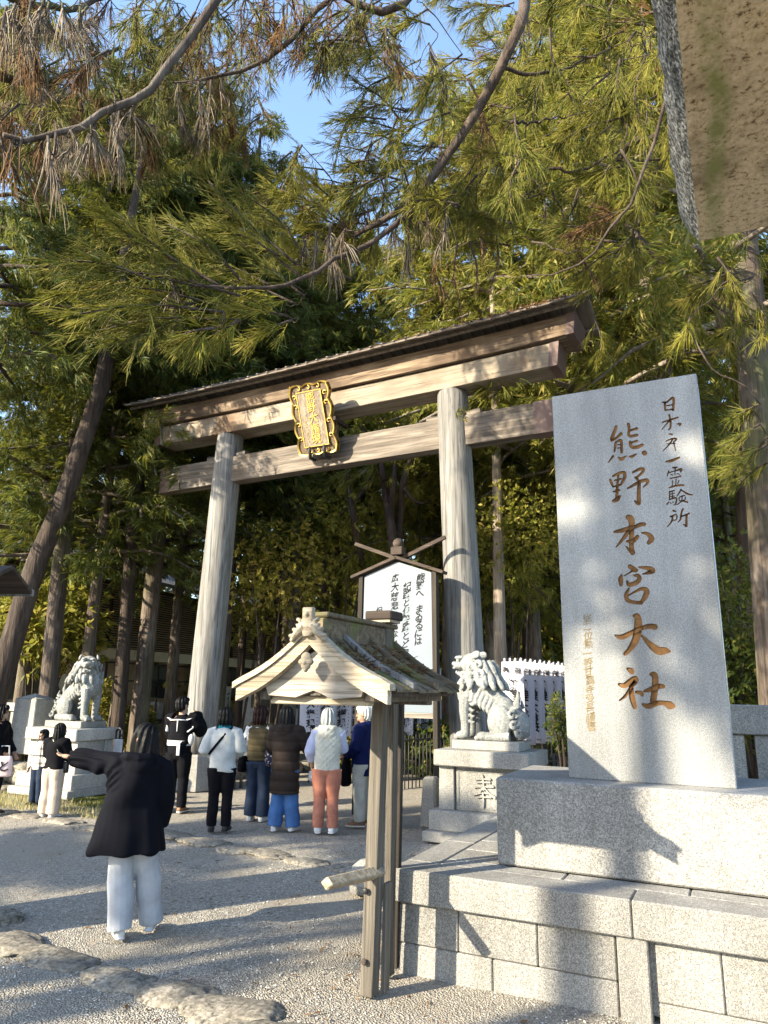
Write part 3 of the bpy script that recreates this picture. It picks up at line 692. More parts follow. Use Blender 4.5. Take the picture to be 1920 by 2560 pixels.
mb=MB(); mb.box((-2.186,4.47,2.297),(0.17,0.17,0.02)); mb.build('post_cap_moulding',WOODNX,NB)
q=MB(); q.tube([(-2.30,3.98,0.725),(-2.20,4.50,0.70)],[0.05,0.055],n=4,smooth=False,flat=0.8); o=q.build('arm',WOODNX,NB); m=o.modifiers.new('b','BEVEL'); m.width=0.008
for z in (0.20,0.60):
    q=MB(); q.ell((-2.255,4.40,z),(0.02,0.012,0.02)); q.build('bolt',IRON if z>0.5 else WOODD,NB)
# roof: gable in the plane y=3.58, ridge running back to the post
RY0,RY1=3.56,4.60
def rz(x,off=0.0):      # curved slope profile, x = distance from the ridge
    t=abs(x)/0.49; return 2.150-0.315*t-0.036*math.sin(math.pi*min(t,1))+off
def slope_strip(y0,y1,xa,xb,zo,th,mat,name,sg,n=8,par=NB):
    q=MB(); vs=[]; fs=[]
    for i in range(n+1):
        x=xa+(xb-xa)*i/n
        for y in (y0,y1):
            for z in (0,th): vs.append((-2.2+sg*x,y,rz(x,zo)+z))
    for i in range(n):
        a=i*4
        fs+=[(a+1,a+5,a+7,a+3),(a,a+2,a+6,a+4),(a,a+4,a+5,a+1),(a+2,a+3,a+7,a+6)]
    fs+=[(0,1,3,2),(n*4,n*4+2,n*4+3,n*4+1)]
    if sg<0: fs=[f[::-1] for f in fs]
    q.add(vs,fs); return q.build(name,mat,par)
for sg in (-1,1):
    slope_strip(RY0+0.03,RY1,0.02,0.48,-0.035,0.03,WOODD,'roof_deck',sg)
    slope_strip(RY0-0.03,RY0+0.02,0.0,0.50,-0.065,0.082,WOODNX,'bargeboard',sg,10)
    slope_strip(RY0-0.045,RY0+0.03,0.0,0.52,0.02,0.035,WOODNX,'bargeboard_trim',sg,10)
    rr=random.Random(5+sg)
    rows=7
    for r in range(rows):
        xa=0.05+(0.49-0.05)*r/rows; xb=xa+0.092; y=RY0+0.05
        while y<RY1-0.02:
            wd=min(rr.uniform(0.10,0.19),RY1+0.03-y)
            slope_strip(y,y+wd-0.005,xa,min(xb,0.525),0.006-0.0*r+rr.uniform(0,.012),0.014,ROOFB,'bark_shingle',sg,2); y+=wd
    for y in (RY0+0.28,RY0+0.62,RY1-0.05):
        slope_strip(y,y+0.055,0.05,0.515,0.03,0.03,ROOFB if y>RY0+0.3 else WOODG,'roof_batten',sg,6)
q=MB(); q.box((-2.2,(RY0+RY1)/2+0.02,2.175),(0.10,RY1-RY0-0.08,0.16),bev=0.012); q.box((-2.2,(RY0+RY1)/2+0.02,2.265),(0.14,RY1-RY0-0.06,0.03),bev=0.008); q.build('ridge_beam',ROOFB,NB)
# ridge ornament at the gable: square boss on a pair of scrolls
def orn():
    q=MB(); y=RY0-0.05
    q.box((-2.2,y,2.315),(0.125,0.05,0.125),bev=0.008); q.ell((-2.2,y-0.03,2.31),(0.022,0.015,0.022))
    q.loft([((-2.2,y,z),a,0.028) for z,a in ((2.10,0.05),(2.17,0.10),(2.25,0.085),(2.28,0.07))],n=12)
    for sg in (-1,1):
        for cx,cz,r,t0 in ((0.115,2.225,0.038,1.2),(0.155,2.13,0.04,1.0),(0.19,2.085,0.028,0.6)):
            p=[(-2.2+sg*(cx+r*(1-.6*i/9)*math.cos(t0+i*.55)),y-0.005,cz+r*(1-.6*i/9)*math.sin(t0+i*.55)) for i in range(10)]
            q.tube(p,[0.022]*7+[0.02,0.018,0.018],n=7)
        q.tube([(-2.2+sg*0.05,y,2.2),(-2.2+sg*0.12,y,2.14),(-2.2+sg*0.2,y,2.06)],[0.04,0.045,0.02],n=7)
    return q
_oc=Vector((-2.2,RY0-.05,2.15)); put('ridge_ornament',(lambda m_:(m_.transform(Matrix.Translation(_oc+Vector((0,0,.01)))@Matrix.Diagonal((.56,.8,.60,1))@Matrix.Translation(-_oc)),m_.transform(Matrix.Translation(-Vector(NB.location))),m_)[-1])(remesh(orn(),0.006,1)),WOODNX,NB)
def pend():
    q=MB(); y=RY0-0.06
    q.ell((-2.2,y,2.00),(0.05,0.022,0.05)); q.ell((-2.2,y,1.93),(0.045,0.025,0.035)); q.ell((-2.24,y,1.965),(0.035,0.02,0.03)); q.ell((-2.16,y,1.965),(0.035,0.02,0.03)); q.ell((-2.2,y-.012,1.955),(0.02,0.02,0.022)); q.ell((-2.2,y,1.90),(0.02,0.018,0.022))
    return q
_pc=Vector((-2.2,RY0-.06,2.03)); put('gable_pendant',(lambda m_:(m_.transform(Matrix.Translation(_pc)@Matrix.Diagonal((.66,.9,.66,1))@Matrix.Translation(-_pc)),m_.transform(Matrix.Translation(-Vector(NB.location))),m_)[-1])(remesh(pend(),0.005,1)),WOODNX,NB)
# gable panel with a cusped lower edge, tie beam, eave beams, rafters
pl=[(-0.31,1.80),(-0.12,1.79),(-0.05,1.815),(0.0,1.83),(0.05,1.815),(0.12,1.785),(0.31,1.80),(0.33,1.85),(0.20,1.95),(0.0,2.05),(-0.20,1.95),(-0.33,1.85)]
q=MB(); q.prism([(-2.2+x,z) for x,z in pl],RY0+0.03,RY0+0.07); q.build('gable_panel',WOODP,NB)
q=MB(); q.box((-2.2,RY0+0.12,1.775),(0.66,0.07,0.05),bev=0.006); q.build('tie_beam',WOODNX,NB)
for sg in (-1,1):
    q=MB(); q.box((-2.2+sg*0.35,(RY0+RY1)/2+0.03,1.80),(0.07,RY1-RY0-0.05,0.055),bev=0.006); q.build('eave_beam',WOODN,NB)
q=MB(); q.box((-2.19,4.47,1.775),(0.70,0.08,0.06),bev=0.006); q.build('cross_beam',WOODN,NB)
q=MB(); q.box((-2.2,(RY0+4.5)/2,1.83),(0.08,4.5-RY0-0.1,0.06),bev=0.006); q.build('centre_beam',WOODN,NB)
lit=MB(); rr=random.Random(9)
for k in range(420):
    sg=1 if rr.random()<0.8 else -1; x=rr.uniform(0.1,0.6)**0.8*0.62; x=min(x*.86,0.52); y=rr.uniform(RY0+0.08,RY1+0.03); z=rz(x,0.04)
    a=rr.uniform(0,6.28); l=rr.uniform(.02,.07); lit.tube([(-2.2+sg*x,y,z),(-2.2+sg*x+l*math.cos(a),y+l*math.sin(a),z+rr.uniform(-.01,.02))],[.004,.002],n=3)
lit.build('roof_litter',DEADR,NB,kind='stuff')

# ================================================================== poem board
PB=thing('poem_board','large white gabled board with black brush-written poem, framed in dark wood','notice board',(-5.0,10.1,0))
yb=10.1
def bx(u,v): p=atY(u,v,yb); return p.x,p.z
pTL,pAP,pTR,pBR,pBL=(-5.30,3.60),(-4.72,3.80),(-4.14,3.60),(-4.11,1.50),(-5.33,1.50)
q=MB(); q.prism([pTL,pAP,pTR,pBR,pBL],yb,yb+0.05); q.build('white_panel',WHITEP,PB)
for x0,x1 in ((-5.30,-5.33),(-4.14,-4.11)):
    s=-1 if x0<-4.7 else 1
    sqpost('frame_post',x1+s*0.055,yb+0.03,x0+s*0.055,yb+0.03,0.0,3.62,0.075,0.12,WOODDZ,par=PB)
q=MB(); q.box((-4.72,yb+0.03,1.46),(1.22,0.07,0.075)); q.build('bottom_rail',WOODP,PB)
for s in (-1,1):
    ang=math.atan2(0.21,0.60)
    q=MB(); q.box((-4.72+s*0.395,yb+0.02,3.725),(0.86,0.20,0.05),M=Matrix.Rotation(s*ang,4,'Y'),bev=0.006); q.build('roof_board',WOODD,PB)
    q=MB(); q.box((-4.72+s*0.36,yb+0.06+s*0.02,3.99),(0.92,0.05,0.06),M=Matrix.Rotation(-s*ang*1.1,4,'Y'),bev=0.005); q.build('crossed_finial',WOODD,PB)
q=MB(); q.box((-4.72,yb+0.03,3.975),(0.20,0.16,0.13),bev=0.01); q.build('finial_block',WOODD,PB)
q=MB(); q.ell((-4.72,yb+0.03,4.10),(0.09,0.09,0.09)); q.build('finial_ball',WOODD,PB)
Rr,Up,Nn=(1,0,0),(0,0,1),(0,-1,0)
def colpx(chars,p0,p1,size,k=None,seed=1):
    a=Vector((*bx(*p0),0)); b=Vector((*bx(*p1),0)); a=Vector((a.x,yb-0.001,a.y)); b=Vector((b.x,yb-0.001,b.y)); 
    u=(a-b); n=len(chars)-1; return column(chars,a,Rr,u.normalized(),Nn,size,u.length/(k or n),0.001,0.0030,0.02,seed=seed,shear=0.08)
def Bz(x,y): return 880+x*240/1327,1350+y*400/2212
for col_ in [colpx('熊野へ　まゐるには',Bz(945,525),Bz(915,1400),0.142,seed=2),
  colpx('紀路と伊勢路とどれ近し',Bz(760,640),Bz(735,1790),0.138,seed=5),
  colpx('広大慈悲の道なれば',Bz(595,525),Bz(585,1560),0.135,seed=8),
  colpx('紀路も伊勢路も遠からず',Bz(375,975),Bz(370,1900),0.12,seed=9)]: letters('lettering',[col_],INK,PB)
# ================================================================== lion-dog statues
def komainu_mesh(hy,openm=True):
    q=MB(); T=q.tube; E=q.ell
    def roty(c,p):      # turn of the head about the neck
        c=Vector(c); return c
    HC=Vector((0.16,0,0)); HM=Matrix.Translation(HC)@Matrix.Rotation(hy,4,'Z')@Matrix.Translation(-HC)
    H=lambda x,y,z: HM@Vector((x,y,z))
    def EH(c,r): E(H(*c),r,M=Matrix.Rotation(hy,4,'Z'))
    E((0.27,0,0.60),(0.20,0.195,0.22)); T([(0.27,0,0.70),(0.02,0,0.56),(-0.2,0,0.40),(-0.30,0,0.28)],[0.19,0.175,0.15,0.12],n=16)
    for k in range(6):
        t=k/5; cx,cz=0.10-0.26*t,0.61-0.20*t; r=0.185-0.03*t
        for s in (-1,1):
            T([(cx+0.10*math.sin(a-0.6),s*r*math.sin(a)*1.02,cz+r*math.cos(a)*1.02-0.02) for a in (0.15,0.6,1.1,1.6,2.0,2.3)],[0.012,0.03,0.034,0.034,0.03,0.012],n=7)
    for s in (-1,1):
        E((-0.16,s*0.14,0.24),(0.17,0.095,0.22)); T([(-0.30,s*0.17,0.055),(-0.1,s*0.18,0.05),(0.05,s*0.18,0.05)],[0.055,0.06,0.06],n=10)
        E((0.06,s*0.18,0.055),(0.085,0.075,0.06))
        for j in (-1.5,-.5,.5,1.5): E((0.125,s*0.18+j*0.033,0.032),(0.035,0.02,0.032)); E((0.43,s*0.12+j*0.034,0.035),(0.038,0.02,0.035))
        T([(0.31,s*0.115,0.55),(0.325,s*0.125,0.35),(0.315,s*0.12,0.2),(0.32,s*0.12,0.06)],[0.095,0.075,0.062,0.062],n=12)
        E((0.36,s*0.12,0.055),(0.10,0.075,0.058))
        for j in range(4): T([(0.25,s*0.135,0.47-j*0.075),(0.20,s*0.145,0.44-j*0.075),(0.175,s*0.145,0.46-j*0.075)],[0.03,0.022,0.006],n=6)
        sp=[(0.20+0.045*(1-.6*i/9)*math.cos(.5+i*.6),s*0.17,0.47+0.045*(1-.6*i/9)*math.sin(.5+i*.6)) for i in range(10)]; T(sp,[0.022]*8+[0.02,0.02],n=7)
    # neck and mane mass, breast ruff
    T([(0.20,0,0.66),(0.13,0,0.85),(0.13,0,1.0)],[0.20,0.215,0.17],n=16)
    # head
    EH((0.25,0,0.99),(0.17,0.155,0.14)); EH((0.40,0,0.965),(0.12,0.115,0.065)); EH((0.36,0,0.85),(0.115,0.095,0.04)); EH((0.30,0,0.905),(0.08,0.075,0.08))
    EH((0.505,0,0.985),(0.04,0.065,0.036)); 
    for s in (-1,1):
        EH((0.405,s*0.075,1.065),(0.075,0.05,0.03)); EH((0.425,s*0.085,1.02),(0.028,0.028,0.028)); EH((0.49,s*0.05,0.93),(0.03,0.025,0.02)); EH((0.46,s*0.05,0.87),(0.02,0.015,0.025))
        q.ell(H(0.15,s*0.15,1.10),(0.07,0.025,0.055),M=Matrix.Rotation(hy,4,'Z')@Matrix.Rotation(s*0.35,4,'X')@Matrix.Rotation(0.5,4,'Y'))
        T([H(0.36,s*0.11,0.97),H(0.30,s*0.145,0.92),H(0.26,s*0.155,0.86)],[0.03,0.035,0.02],n=7)
        T([H(0.40,s*0.09,0.84),H(0.34,s*0.11,0.80),H(0.28,s*0.13,0.80)],[0.02,0.028,0.02],n=7)
        # spiral curls on the cheek and mane
        for cx,cz,r in ((0.20,0.93,0.05),(0.16,0.80,0.055),(0.10,0.97,0.05),(0.28,0.76,0.045),(0.06,0.84,0.05)):
            yy=0.165 if cz>0.9 else 0.20
            sp=[H(cx+r*(1-.65*i/11)*math.cos(1+i*.55),s*(yy+0.006*i),cz+r*(1-.65*i/11)*math.sin(1+i*.55)) for i in range(12)]
            T(sp,[0.024]*9+[0.022,0.02,0.02],n=7)
    # mane locks in overlapping rows
    rr=random.Random(3)
    for row,(z0,r0,dz,n) in enumerate(((1.02,0.15,0.20,9),(0.90,0.195,0.22,12),(0.80,0.215,0.17,14))):
        for k in range(n):
            a=math.pi*(0.30+1.40*(k+0.5*(row%2))/(n-1)) if row<2 else 2*math.pi*k/n
            ca,sa=math.cos(a),math.sin(a); fx=0.12+r0*ca*(0.95 if row<2 else 1.15); fy=r0*sa
            lean=-0.05 if ca<0.2 else 0.02
            T([(fx,fy,z0),(fx+ca*0.045+lean*.5,fy*1.16,z0-dz*.5),(fx+ca*0.055+lean,fy*1.22,z0-dz*.85),(fx+ca*0.08+lean,fy*1.27,z0-dz)],[0.035,0.045,0.035,0.008],n=7)
    # tail: swirl with upright flame
    E((-0.40,0,0.20),(0.13,0.15,0.19)); 
    for dy,dx,h in ((0,-0.02,0.64),(-0.08,-0.05,0.52),(0.08,-0.05,0.52)):
        T([(-0.38,dy*.5,0.30),(-0.33+dx*.3,dy,0.42),(-0.36+dx,dy*1.1,h-0.09),(-0.35+dx,dy,h)],[0.08,0.06,0.035,0.008],n=9)
    for s in (-1,1):
        for cx,cz,r in ((-0.34,0.33,0.055),(-0.36,0.20,0.05),(-0.24,0.22,0.045),(-0.43,0.10,0.05)):
            sp=[(cx+r*(1-.6*i/11)*math.cos(2.2-i*.55),s*(0.15+0.004*i),cz+r*(1-.6*i/11)*math.sin(2.2-i*.55)) for i in range(12)]; T(sp,[0.026]*8+[0.024,0.022,0.02,0.02],n=7)
    me=remesh(q,0.0068,1,dec=.36); return me
def komainu(cx,lab,rz_,hy,flipy=False):
    K=thing('lion_dog_statue',lab,'statue',(cx,9.46,1.09),rz_,group='lion dog statues')
    b=put('lion_dog',komainu_mesh(hy),MARB,K); b.location=(0,0,0.115)
    q=MB(); q.box((0,0,0.0585),(0.90,0.56,0.113),bev=0.008); q.build('plinth',GRANP,K,local=True)
    return K
komainu(-3.02,'carved pale stone lion dog seen in profile facing left, beside the right gate pillar',math.pi,0.0)
komainu(-10.72,'carved white stone lion dog with its head turned to the viewer, left of the gate',0.0,-0.75)

# ================================================================== people
SKIN=plain('skin',(0.40,0.24,0.165),0.6,0.08,20)
def _nospec(m,v=.12):
    m.node_tree.nodes['Principled BSDF'].inputs['Specular IOR Level'].default_value=v; return m
HAIRB=wood('black_hair',(0.003,0.003,0.004),(0.006,0.006,0.0065),(0.013,0.0125,0.0135),'Z',60,rough=0.45,bump=0.4,var=0)
HAIRBR=wood('dark_brown_hair',(0.008,0.003,0.003),(0.018,0.007,0.006),(0.035,0.014,0.011),'Z',60,rough=0.5,bump=0.4,var=0)
HAIRG=wood('grey_hair',(0.13,0.14,0.14),(0.26,0.28,0.28),(0.42,0.44,0.44),'Z',60,rough=0.6,bump=0.4,var=0)
HAIRW=wood('white_hair',(0.42,0.41,0.36),(0.62,0.61,0.56),(0.75,0.74,0.70),'Z',60,rough=0.6,bump=0.4,var=0)
def cloth(n,c,r=0.85,b=0.25):
    m=plain(n,c,r,0.18,7,bump=b,bscale=220); m.node_tree.nodes['Principled BSDF'].inputs['Specular IOR Level'].default_value=0.06; return m
C_NAVYB=cloth('blue_black_coat_cloth',(0.0042,0.0046,0.0075),0.8); C_LGREY=cloth('light_grey_fleece',(0.36,0.37,0.395)); C_WHITE=cloth('white_cloth',(0.52,0.52,0.52)); C_BLACK=cloth('black_cloth',(0.006,0.006,0.008))
C_OFFW=cloth('off_white_knit',(0.40,0.41,0.405)); C_TEAL=cloth('teal_scarf_cloth',(0.01,0.13,0.17)); C_OLIVE=cloth('olive_vest_cloth',(0.065,0.053,0.030)); C_DENIMD=cloth('dark_denim',(0.02,0.03,0.055)); C_DENIM=cloth('blue_denim',(0.05,0.115,0.27))
C_BROWN=cloth('brown_quilted_nylon',(0.026,0.019,0.016),0.6); C_SALMON=cloth('salmon_cotton',(0.38,0.155,0.105)); C_CREAM=cloth('cream_quilted_cloth',(0.47,0.46,0.40)); C_LAV=cloth('pale_lavender_cloth',(0.40,0.42,0.57)); C_NAVY=cloth('navy_nylon',(0.005,0.009,0.048),0.55)
C_BEIGE=cloth('beige_trouser_cloth',(0.36,0.345,0.30)); C_TAN=cloth('pinkish_beige_cloth',(0.40,0.33,0.275)); C_PLAID=None
SH_WHITE=plain('white_shoe',(0.5,0.5,0.51),0.6); SH_BLACK=plain('black_shoe',(0.012,0.012,0.013),0.5); SH_BROWN=plain('brown_shoe',(0.16,0.085,0.045),0.6); SOLE=plain('pale_shoe_sole',(0.52,0.50,0.46),0.7)
def plaid():
    k=NT('plaid_knit'); sp=k.n.new('ShaderNodeSeparateXYZ'); k.l.new(k.co,sp.inputs[0])
    def band(o,f,lo):
        m=k.n.new('ShaderNodeMath'); m.operation='MULTIPLY'; k.l.new(sp.outputs[o],m.inputs[0]); m.inputs[1].default_value=f
        g=k.n.new('ShaderNodeMath'); g.operation='FRACT'; k.l.new(m.outputs[0],g.inputs[0]); return k.ramp(g.outputs[0],lo,'CONSTANT')
    c=band(2,9.0,[(0.0,(0.60,0.57,0.52)),(0.42,(0.24,0.23,0.23)),(0.72,(0.60,0.57,0.52))])
    v=band(0,7.0,[(0.0,1.0),(0.44,0.10),(0.56,1.0)]); h=band(2,4.5,[(0,1.0),(0.30,0.12),(0.36,1.0)])
    c=k.mix(1.0,c,v,'MULTIPLY'); c=k.mix(1.0,c,h,'MULTIPLY'); k.col(c); k.rough(0.9); return k.m
C_PLAID=plaid()
for m_ in (HAIRB,HAIRBR): _nospec(m_)
def folds(amp=0.006,fx=6.0,fz=3.0,seed=0):
    o=np.array([seed*1.7,seed*0.9,seed*2.3])
    def f(co):
        a=np.sin((co[:,0]+o[0])*fx*3.1+np.sin((co[:,2]+o[2])*fz*4.0)*1.7)+np.sin((co[:,1]+o[1])*fx*2.7+(co[:,2])*fz*2.1)
        b=np.sin(co[:,0]*17+co[:,2]*13+o[0])*np.sin(co[:,1]*15-co[:,2]*9+o[1])
        return (amp*(0.5*a+0.6*b)).astype(np.float32)
    return f
def puffer(amp,pitch):
    def f(co): return (amp*(np.abs(np.sin(math.pi*co[:,2]/pitch))**0.6-0.6)+0.003*np.sin(co[:,0]*40+co[:,2]*25)).astype(np.float32)
    return f
def quilt(amp,p):
    def f(co):
        a=np.abs(np.sin((co[:,0]+co[:,2])*math.pi/p)); b=np.abs(np.sin((co[:,0]-co[:,2])*math.pi/p)); return (amp*(np.minimum(a,b)**0.5-0.5)).astype(np.float32)
    return f
def strands(amp,f_=55):
    def f(co): return (amp*np.sin(np.arctan2(co[:,1],co[:,0])*f_*0.25+np.sin(co[:,2]*16)*0.8)).astype(np.float32)
    return f
def coatfold(co):
    b=folds(.010,4.2,2.6,1)(co); x,z=co[:,0],co[:,2]
    arm=np.clip((-x-.20)/.1,0,1)*np.clip((z-1.02)/.06,0,1); rings=.010*np.sin((x*1.0+.25*np.sin(z*9+co[:,1]*7))*46)*arm
    drag=.010*np.sin((x*.8-z*.55)*26+np.sin(z*7)*1.2)*np.clip((z-.75)/.3,0,1)*(1-arm)
    vert=.012*np.sin(np.arctan2(co[:,1],x+.05)*6+z*1.5)*np.clip((.95-z)/.35,0,1)
    return (b*.7+rings+drag+vert).astype(np.float32)
class Man: pass
def person(label,loc,rotz,H,hair,haircol,group=None,arms=None,legs=None,hx=(0,0),headyaw=0.0,nod=0.0,vox=0.009,sh=0.105,lean=lambda z:(0,0)):
    P=thing('person',label,'person',loc,rotz,group); S=Man(); S.root=P; S.H=H
    def L(x,y,z):
        dx,dy=lean(z); return Vector(((x+dx)*H,(y+dy)*H,z*H))
    S.L=L
    A={'L':[(-sh,0,.805),(-sh-.025,-.012,.645),(-sh-.02,.035,.505)],'R':[(sh,0,.805),(sh+.025,-.012,.645),(sh+.02,.035,.505)]}
    if arms: A.update(arms)
    G={'L':[(-.052,0,.50),(-.055,.012,.28),(-.06,-.005,.05)],'R':[(.052,0,.50),(.055,.012,.28),(.06,-.005,.05)]}
    if legs: G.update(legs)
    S.A={k:[L(*p) for p in v] for k,v in A.items()}; S.G={k:[L(*p) for p in v] for k,v in G.items()}
    q=MB()
    q.loft([(L(0,0,z),rx*H,ry*H) for z,rx,ry in ((.46,.075,.06),(.50,.09,.068),(.60,.072,.056),(.70,.088,.064),(.775,.096,.06),(.815,.082,.05),(.84,.038,.036))],n=16)
    hc=L(hx[0],hx[1],.925); q.tube([L(0,0,.82),L(hx[0]*.6,hx[1]*.6,.86),hc],[.034*H,.030*H,.03*H],n=10)
    RM=Matrix.Rotation(headyaw,4,'Z')@Matrix.Rotation(-nod,4,'X'); S.hc=hc; S.RM=RM
    hp=lambda x,y,z: hc+RM@Vector((x*H,y*H,z*H))
    S.hp=hp
    def he(c,r): q.ell(hp(*c),tuple(v*H for v in r),M=RM)
    he((0,-.004,.012),(.047,.056,.060)); he((0,.012,-.028),(.036,.040,.042)); he((0,.050,-.055+.012),(.016,.012,.012))
    q.tube([hp(0,.052,.012),hp(0,.062,-.008),hp(0,.066,-.015)],[.006*H,.008*H,.009*H],n=6)
    he((0,.053,-.030),(.016,.008,.005)); he((0,.053,-.037),(.013,.008,.005))
    for s in (-1,1): he((s*.048,-.006,-.004),(.007,.013,.019)); he((s*.018,.048,.018),(.014,.008,.005))
    for sd in 'LR':
        a,b,c=S.A[sd]; q.tube([a,(a+b)/2,b,(b+c)/2,c],[.034*H,.031*H,.025*H,.024*H,.017*H],n=10); q.ell(a,.036*H)
        d=(c-b).normalized(); sx=1 if sd=='R' else -1
        x,y,_=frame(d); side=Vector((0,1,0)); side=(side-d*side.dot(d)); side=side.normalized() if side.length>.2 else x
        nrm=d.cross(side).normalized()
        pm=c+d*.030*H; q.ell(pm,(.020*H,.012*H,.032*H),M=Matrix((side,nrm,d)).transposed().to_4x4())
        for j,(o,ln) in enumerate(((-.017,.034),(-.006,.042),(.006,.045),(.016,.041))):
            b0=c+d*.05*H+side*o*H; q.tube([b0,b0+d*ln*.5*H+nrm*.002*H*sx,b0+d*ln*.95*H+nrm*.010*H*sx],[.0062*H,.0058*H,.0048*H],n=6)
        t0=c+d*.018*H+side*.016*H; q.tube([t0,t0+d*.018*H+side*.018*H,t0+d*.038*H+side*.022*H],[.0075*H,.0068*H,.0055*H],n=6)
        g=S.G[sd]; q.tube([g[0],(g[0]+g[1])/2,g[1],(g[1]*.6+g[2]*.4),g[2]],[.058*H,.05*H,.037*H,.037*H,.024*H],n=10)
        fd=Vector((0.15*sx,1,0)).normalized(); S.__dict__['F'+sd]=fd
        q.tube([g[2]+Vector((0,0,-.02*H)),g[2]+fd*.05*H+Vector((0,0,-.03*H))],[.024*H,.02*H],n=8)
    put('body',remesh(q,vox,2,dec=.33),SKIN,P)
    e=MB()
    for s in (-1,1): e.ell(hp(s*.019,.0495,.009),(.0075*H,.004*H,.0042*H),M=RM)
    e.build('eyes',INK,P,local=True)
    hb=MB(); hh=lambda c,r: hb.ell(hp(*c),tuple(v*H for v in r),M=RM,nu=16,nv=12)
    if hair=='short':
        hh((0,-.012,.028),(.054,.060,.055)); hh((0,-.028,.0),(.050,.040,.055)); hh((0,.028,.055),(.040,.028,.02))
    elif hair=='bob':
        hh((0,-.010,.022),(.060,.062,.062)); hh((0,-.022,-.022),(.060,.048,.066)); hh((0,.035,.045),(.042,.022,.028))
        for s in (-1,1): hh((s*.046,.008,-.02),(.016,.032,.055))
    elif hair=='fluffy':
        hh((0,-.014,.02),(.066,.066,.062)); hh((0,-.026,-.035),(.072,.05,.075)); hh((0,-.02,-.07),(.062,.04,.05))
    elif hair=='long':
        hh((0,-.010,.024),(.056,.062,.060)); hb.loft([(hp(0,-.022-max(0,-z)*.14,z),RM@Vector((a*H,0,0)),RM@Vector((0,b*H,0))) for z,a,b in ((.05,.045,.045),(.0,.061,.050),(-.06,.066,.046),(-.11,.066,.044),(-.16,.060,.036),(-.20,.040,.018))],n=14)
        for s in (-1,1): hh((s*.047,.012,-.03),(.014,.03,.07))
    put('hair',remesh(hb,vox*.8,1,strands(.006*H)),haircol,P)
    return S
def hem_fix(co): return co
def torso_garment(S,name,mat,zh,wh,top=.835,wid=1.0,dep=1.0,sl=1.0,sleeves='long',wr=None,hood=False,xh=0.0,vox=0.010,slr=(.052,.046,.036),waist=None):
    """coat or pullover: flared tube with sleeves, one continuous surface"""
    H=S.H; L=S.L; q=MB()
    prof=[(zh,wh,wh*.72),(zh+.004,wh+.002,wh*.73)]
    for z,rx,ry in ((.60,.100,.078),(.70,.108,.082),(.78,.116,.076),(.812,.100,.064),(top,.052,.050),(top+.018,.044,.046)):
        if z>zh+.03:
            k=min(1,max(0,(z-zh)/(.78-zh))); f=wid if z<.8 else 1.0
            base=rx*f; rxx=base*(k**.7)+max(base,wh)*(1-k**.7) if z<.78 else base
            if waist and abs(z-.60)<.02: rxx=waist
            prof.append((z,rxx,max(ry*dep,rxx*.66)))
    q.loft([(L(xh*max(0,(.78-z)/(.78-zh)),0,z),a*H,b*H) for z,a,b in prof],n=24,power=2.3)
    for sd in 'LR':
        a,b,c=S.A[sd]
        if sleeves=='none': q.ell(a*.9+L(0,0,.80)*.1,.05*H); continue
        end=c if sleeves=='long' else b*.35+c*.65
        k=sl; inn=(a*.72+L(0,0,.785)*.28)
        q.tube([inn,a,(a+b)/2,b,(b+end)/2,end],[.055*H*k,slr[0]*H*k,slr[0]*H*.97*k,slr[1]*H*k,slr[1]*.95*H*k,slr[2]*H*k],n=14)
    if hood:
        q.ell(L(0,-.062,.80),(.075*H,.042*H,.055*H)); q.tube([L(-.07,-.02,.845),L(-.045,-.062,.84),L(0,-.075,.838),L(.045,-.062,.84),L(.07,-.02,.845)],[.022*H,.03*H,.033*H,.03*H,.022*H],n=8)
    return put(name,remesh(q,vox,5,wr or folds(.010*H,5,4)),mat,S.root)
def trousers(S,mat,w=(.066,.054,.046),zb=.035,wr=None,zt=.56,vox=0.010,name='trousers'):
    H=S.H; q=MB(); q.loft([(S.L(0,0,z),a*H,b*H) for z,a,b in ((.455,.085,.062),(.49,.100,.074),(.52,.098,.072),(zt,.084,.064))],n=18)
    for sd in 'LR':
        g=S.G[sd]; a,b,c=g; c2=c+(c-b).normalized()*(.05-zb)*H*0.6
        q.tube([a+Vector((0,0,.01*H)),a*.7+b*.3,a*.3+b*.7,b,b*.5+c*.5,c2],[.078*H,w[0]*H*1.05,w[0]*H*.95,w[1]*H,(w[1]+w[2])/2*H,w[2]*H],n=14)
    return put(name,remesh(q,vox,2,wr or folds(.0035*H,5,6,2)),mat,S.root)
def shoes(S,mat,sole=None,sc=1.0):
    H=S.H
    for sd in 'LR':
        c=S.G[sd][2]; f=S.__dict__['F'+sd]; b=Vector((c.x,c.y,0)); r=Vector((f.y,-f.x,0)); q=MB()
        q.loft([(b+f*y*H+Vector((0,0,z*H)),r*(w*H*sc),Vector((0,0,h*H))+f*0.0) for y,w,h,z in ((-.042,.012,.012,.020),(-.036,.021,.022,.026),(-.01,.024,.028,.030),(.03,.026,.022,.024),(.07,.028,.016,.019),(.10,.024,.013,.016),(.118,.012,.008,.012))],n=14,power=2.6)
        o=q.build('shoe',mat,S.root,local=True)
        s=MB(); s.loft([(b+f*y*H+Vector((0,0,.007*H)),r*(w*H*sc),Vector((0,0,.0065*H))) for y,w in ((-.046,.012),(-.036,.023),(.0,.025),(.05,.028),(.09,.028),(.122,.014))],n=12,power=3.5); s.build('sole',sole or mat,o,local=True)
AWAY=R_(26.2)
def gp(u,v): p=atZ(u,v,0); return (p.x,p.y,0)
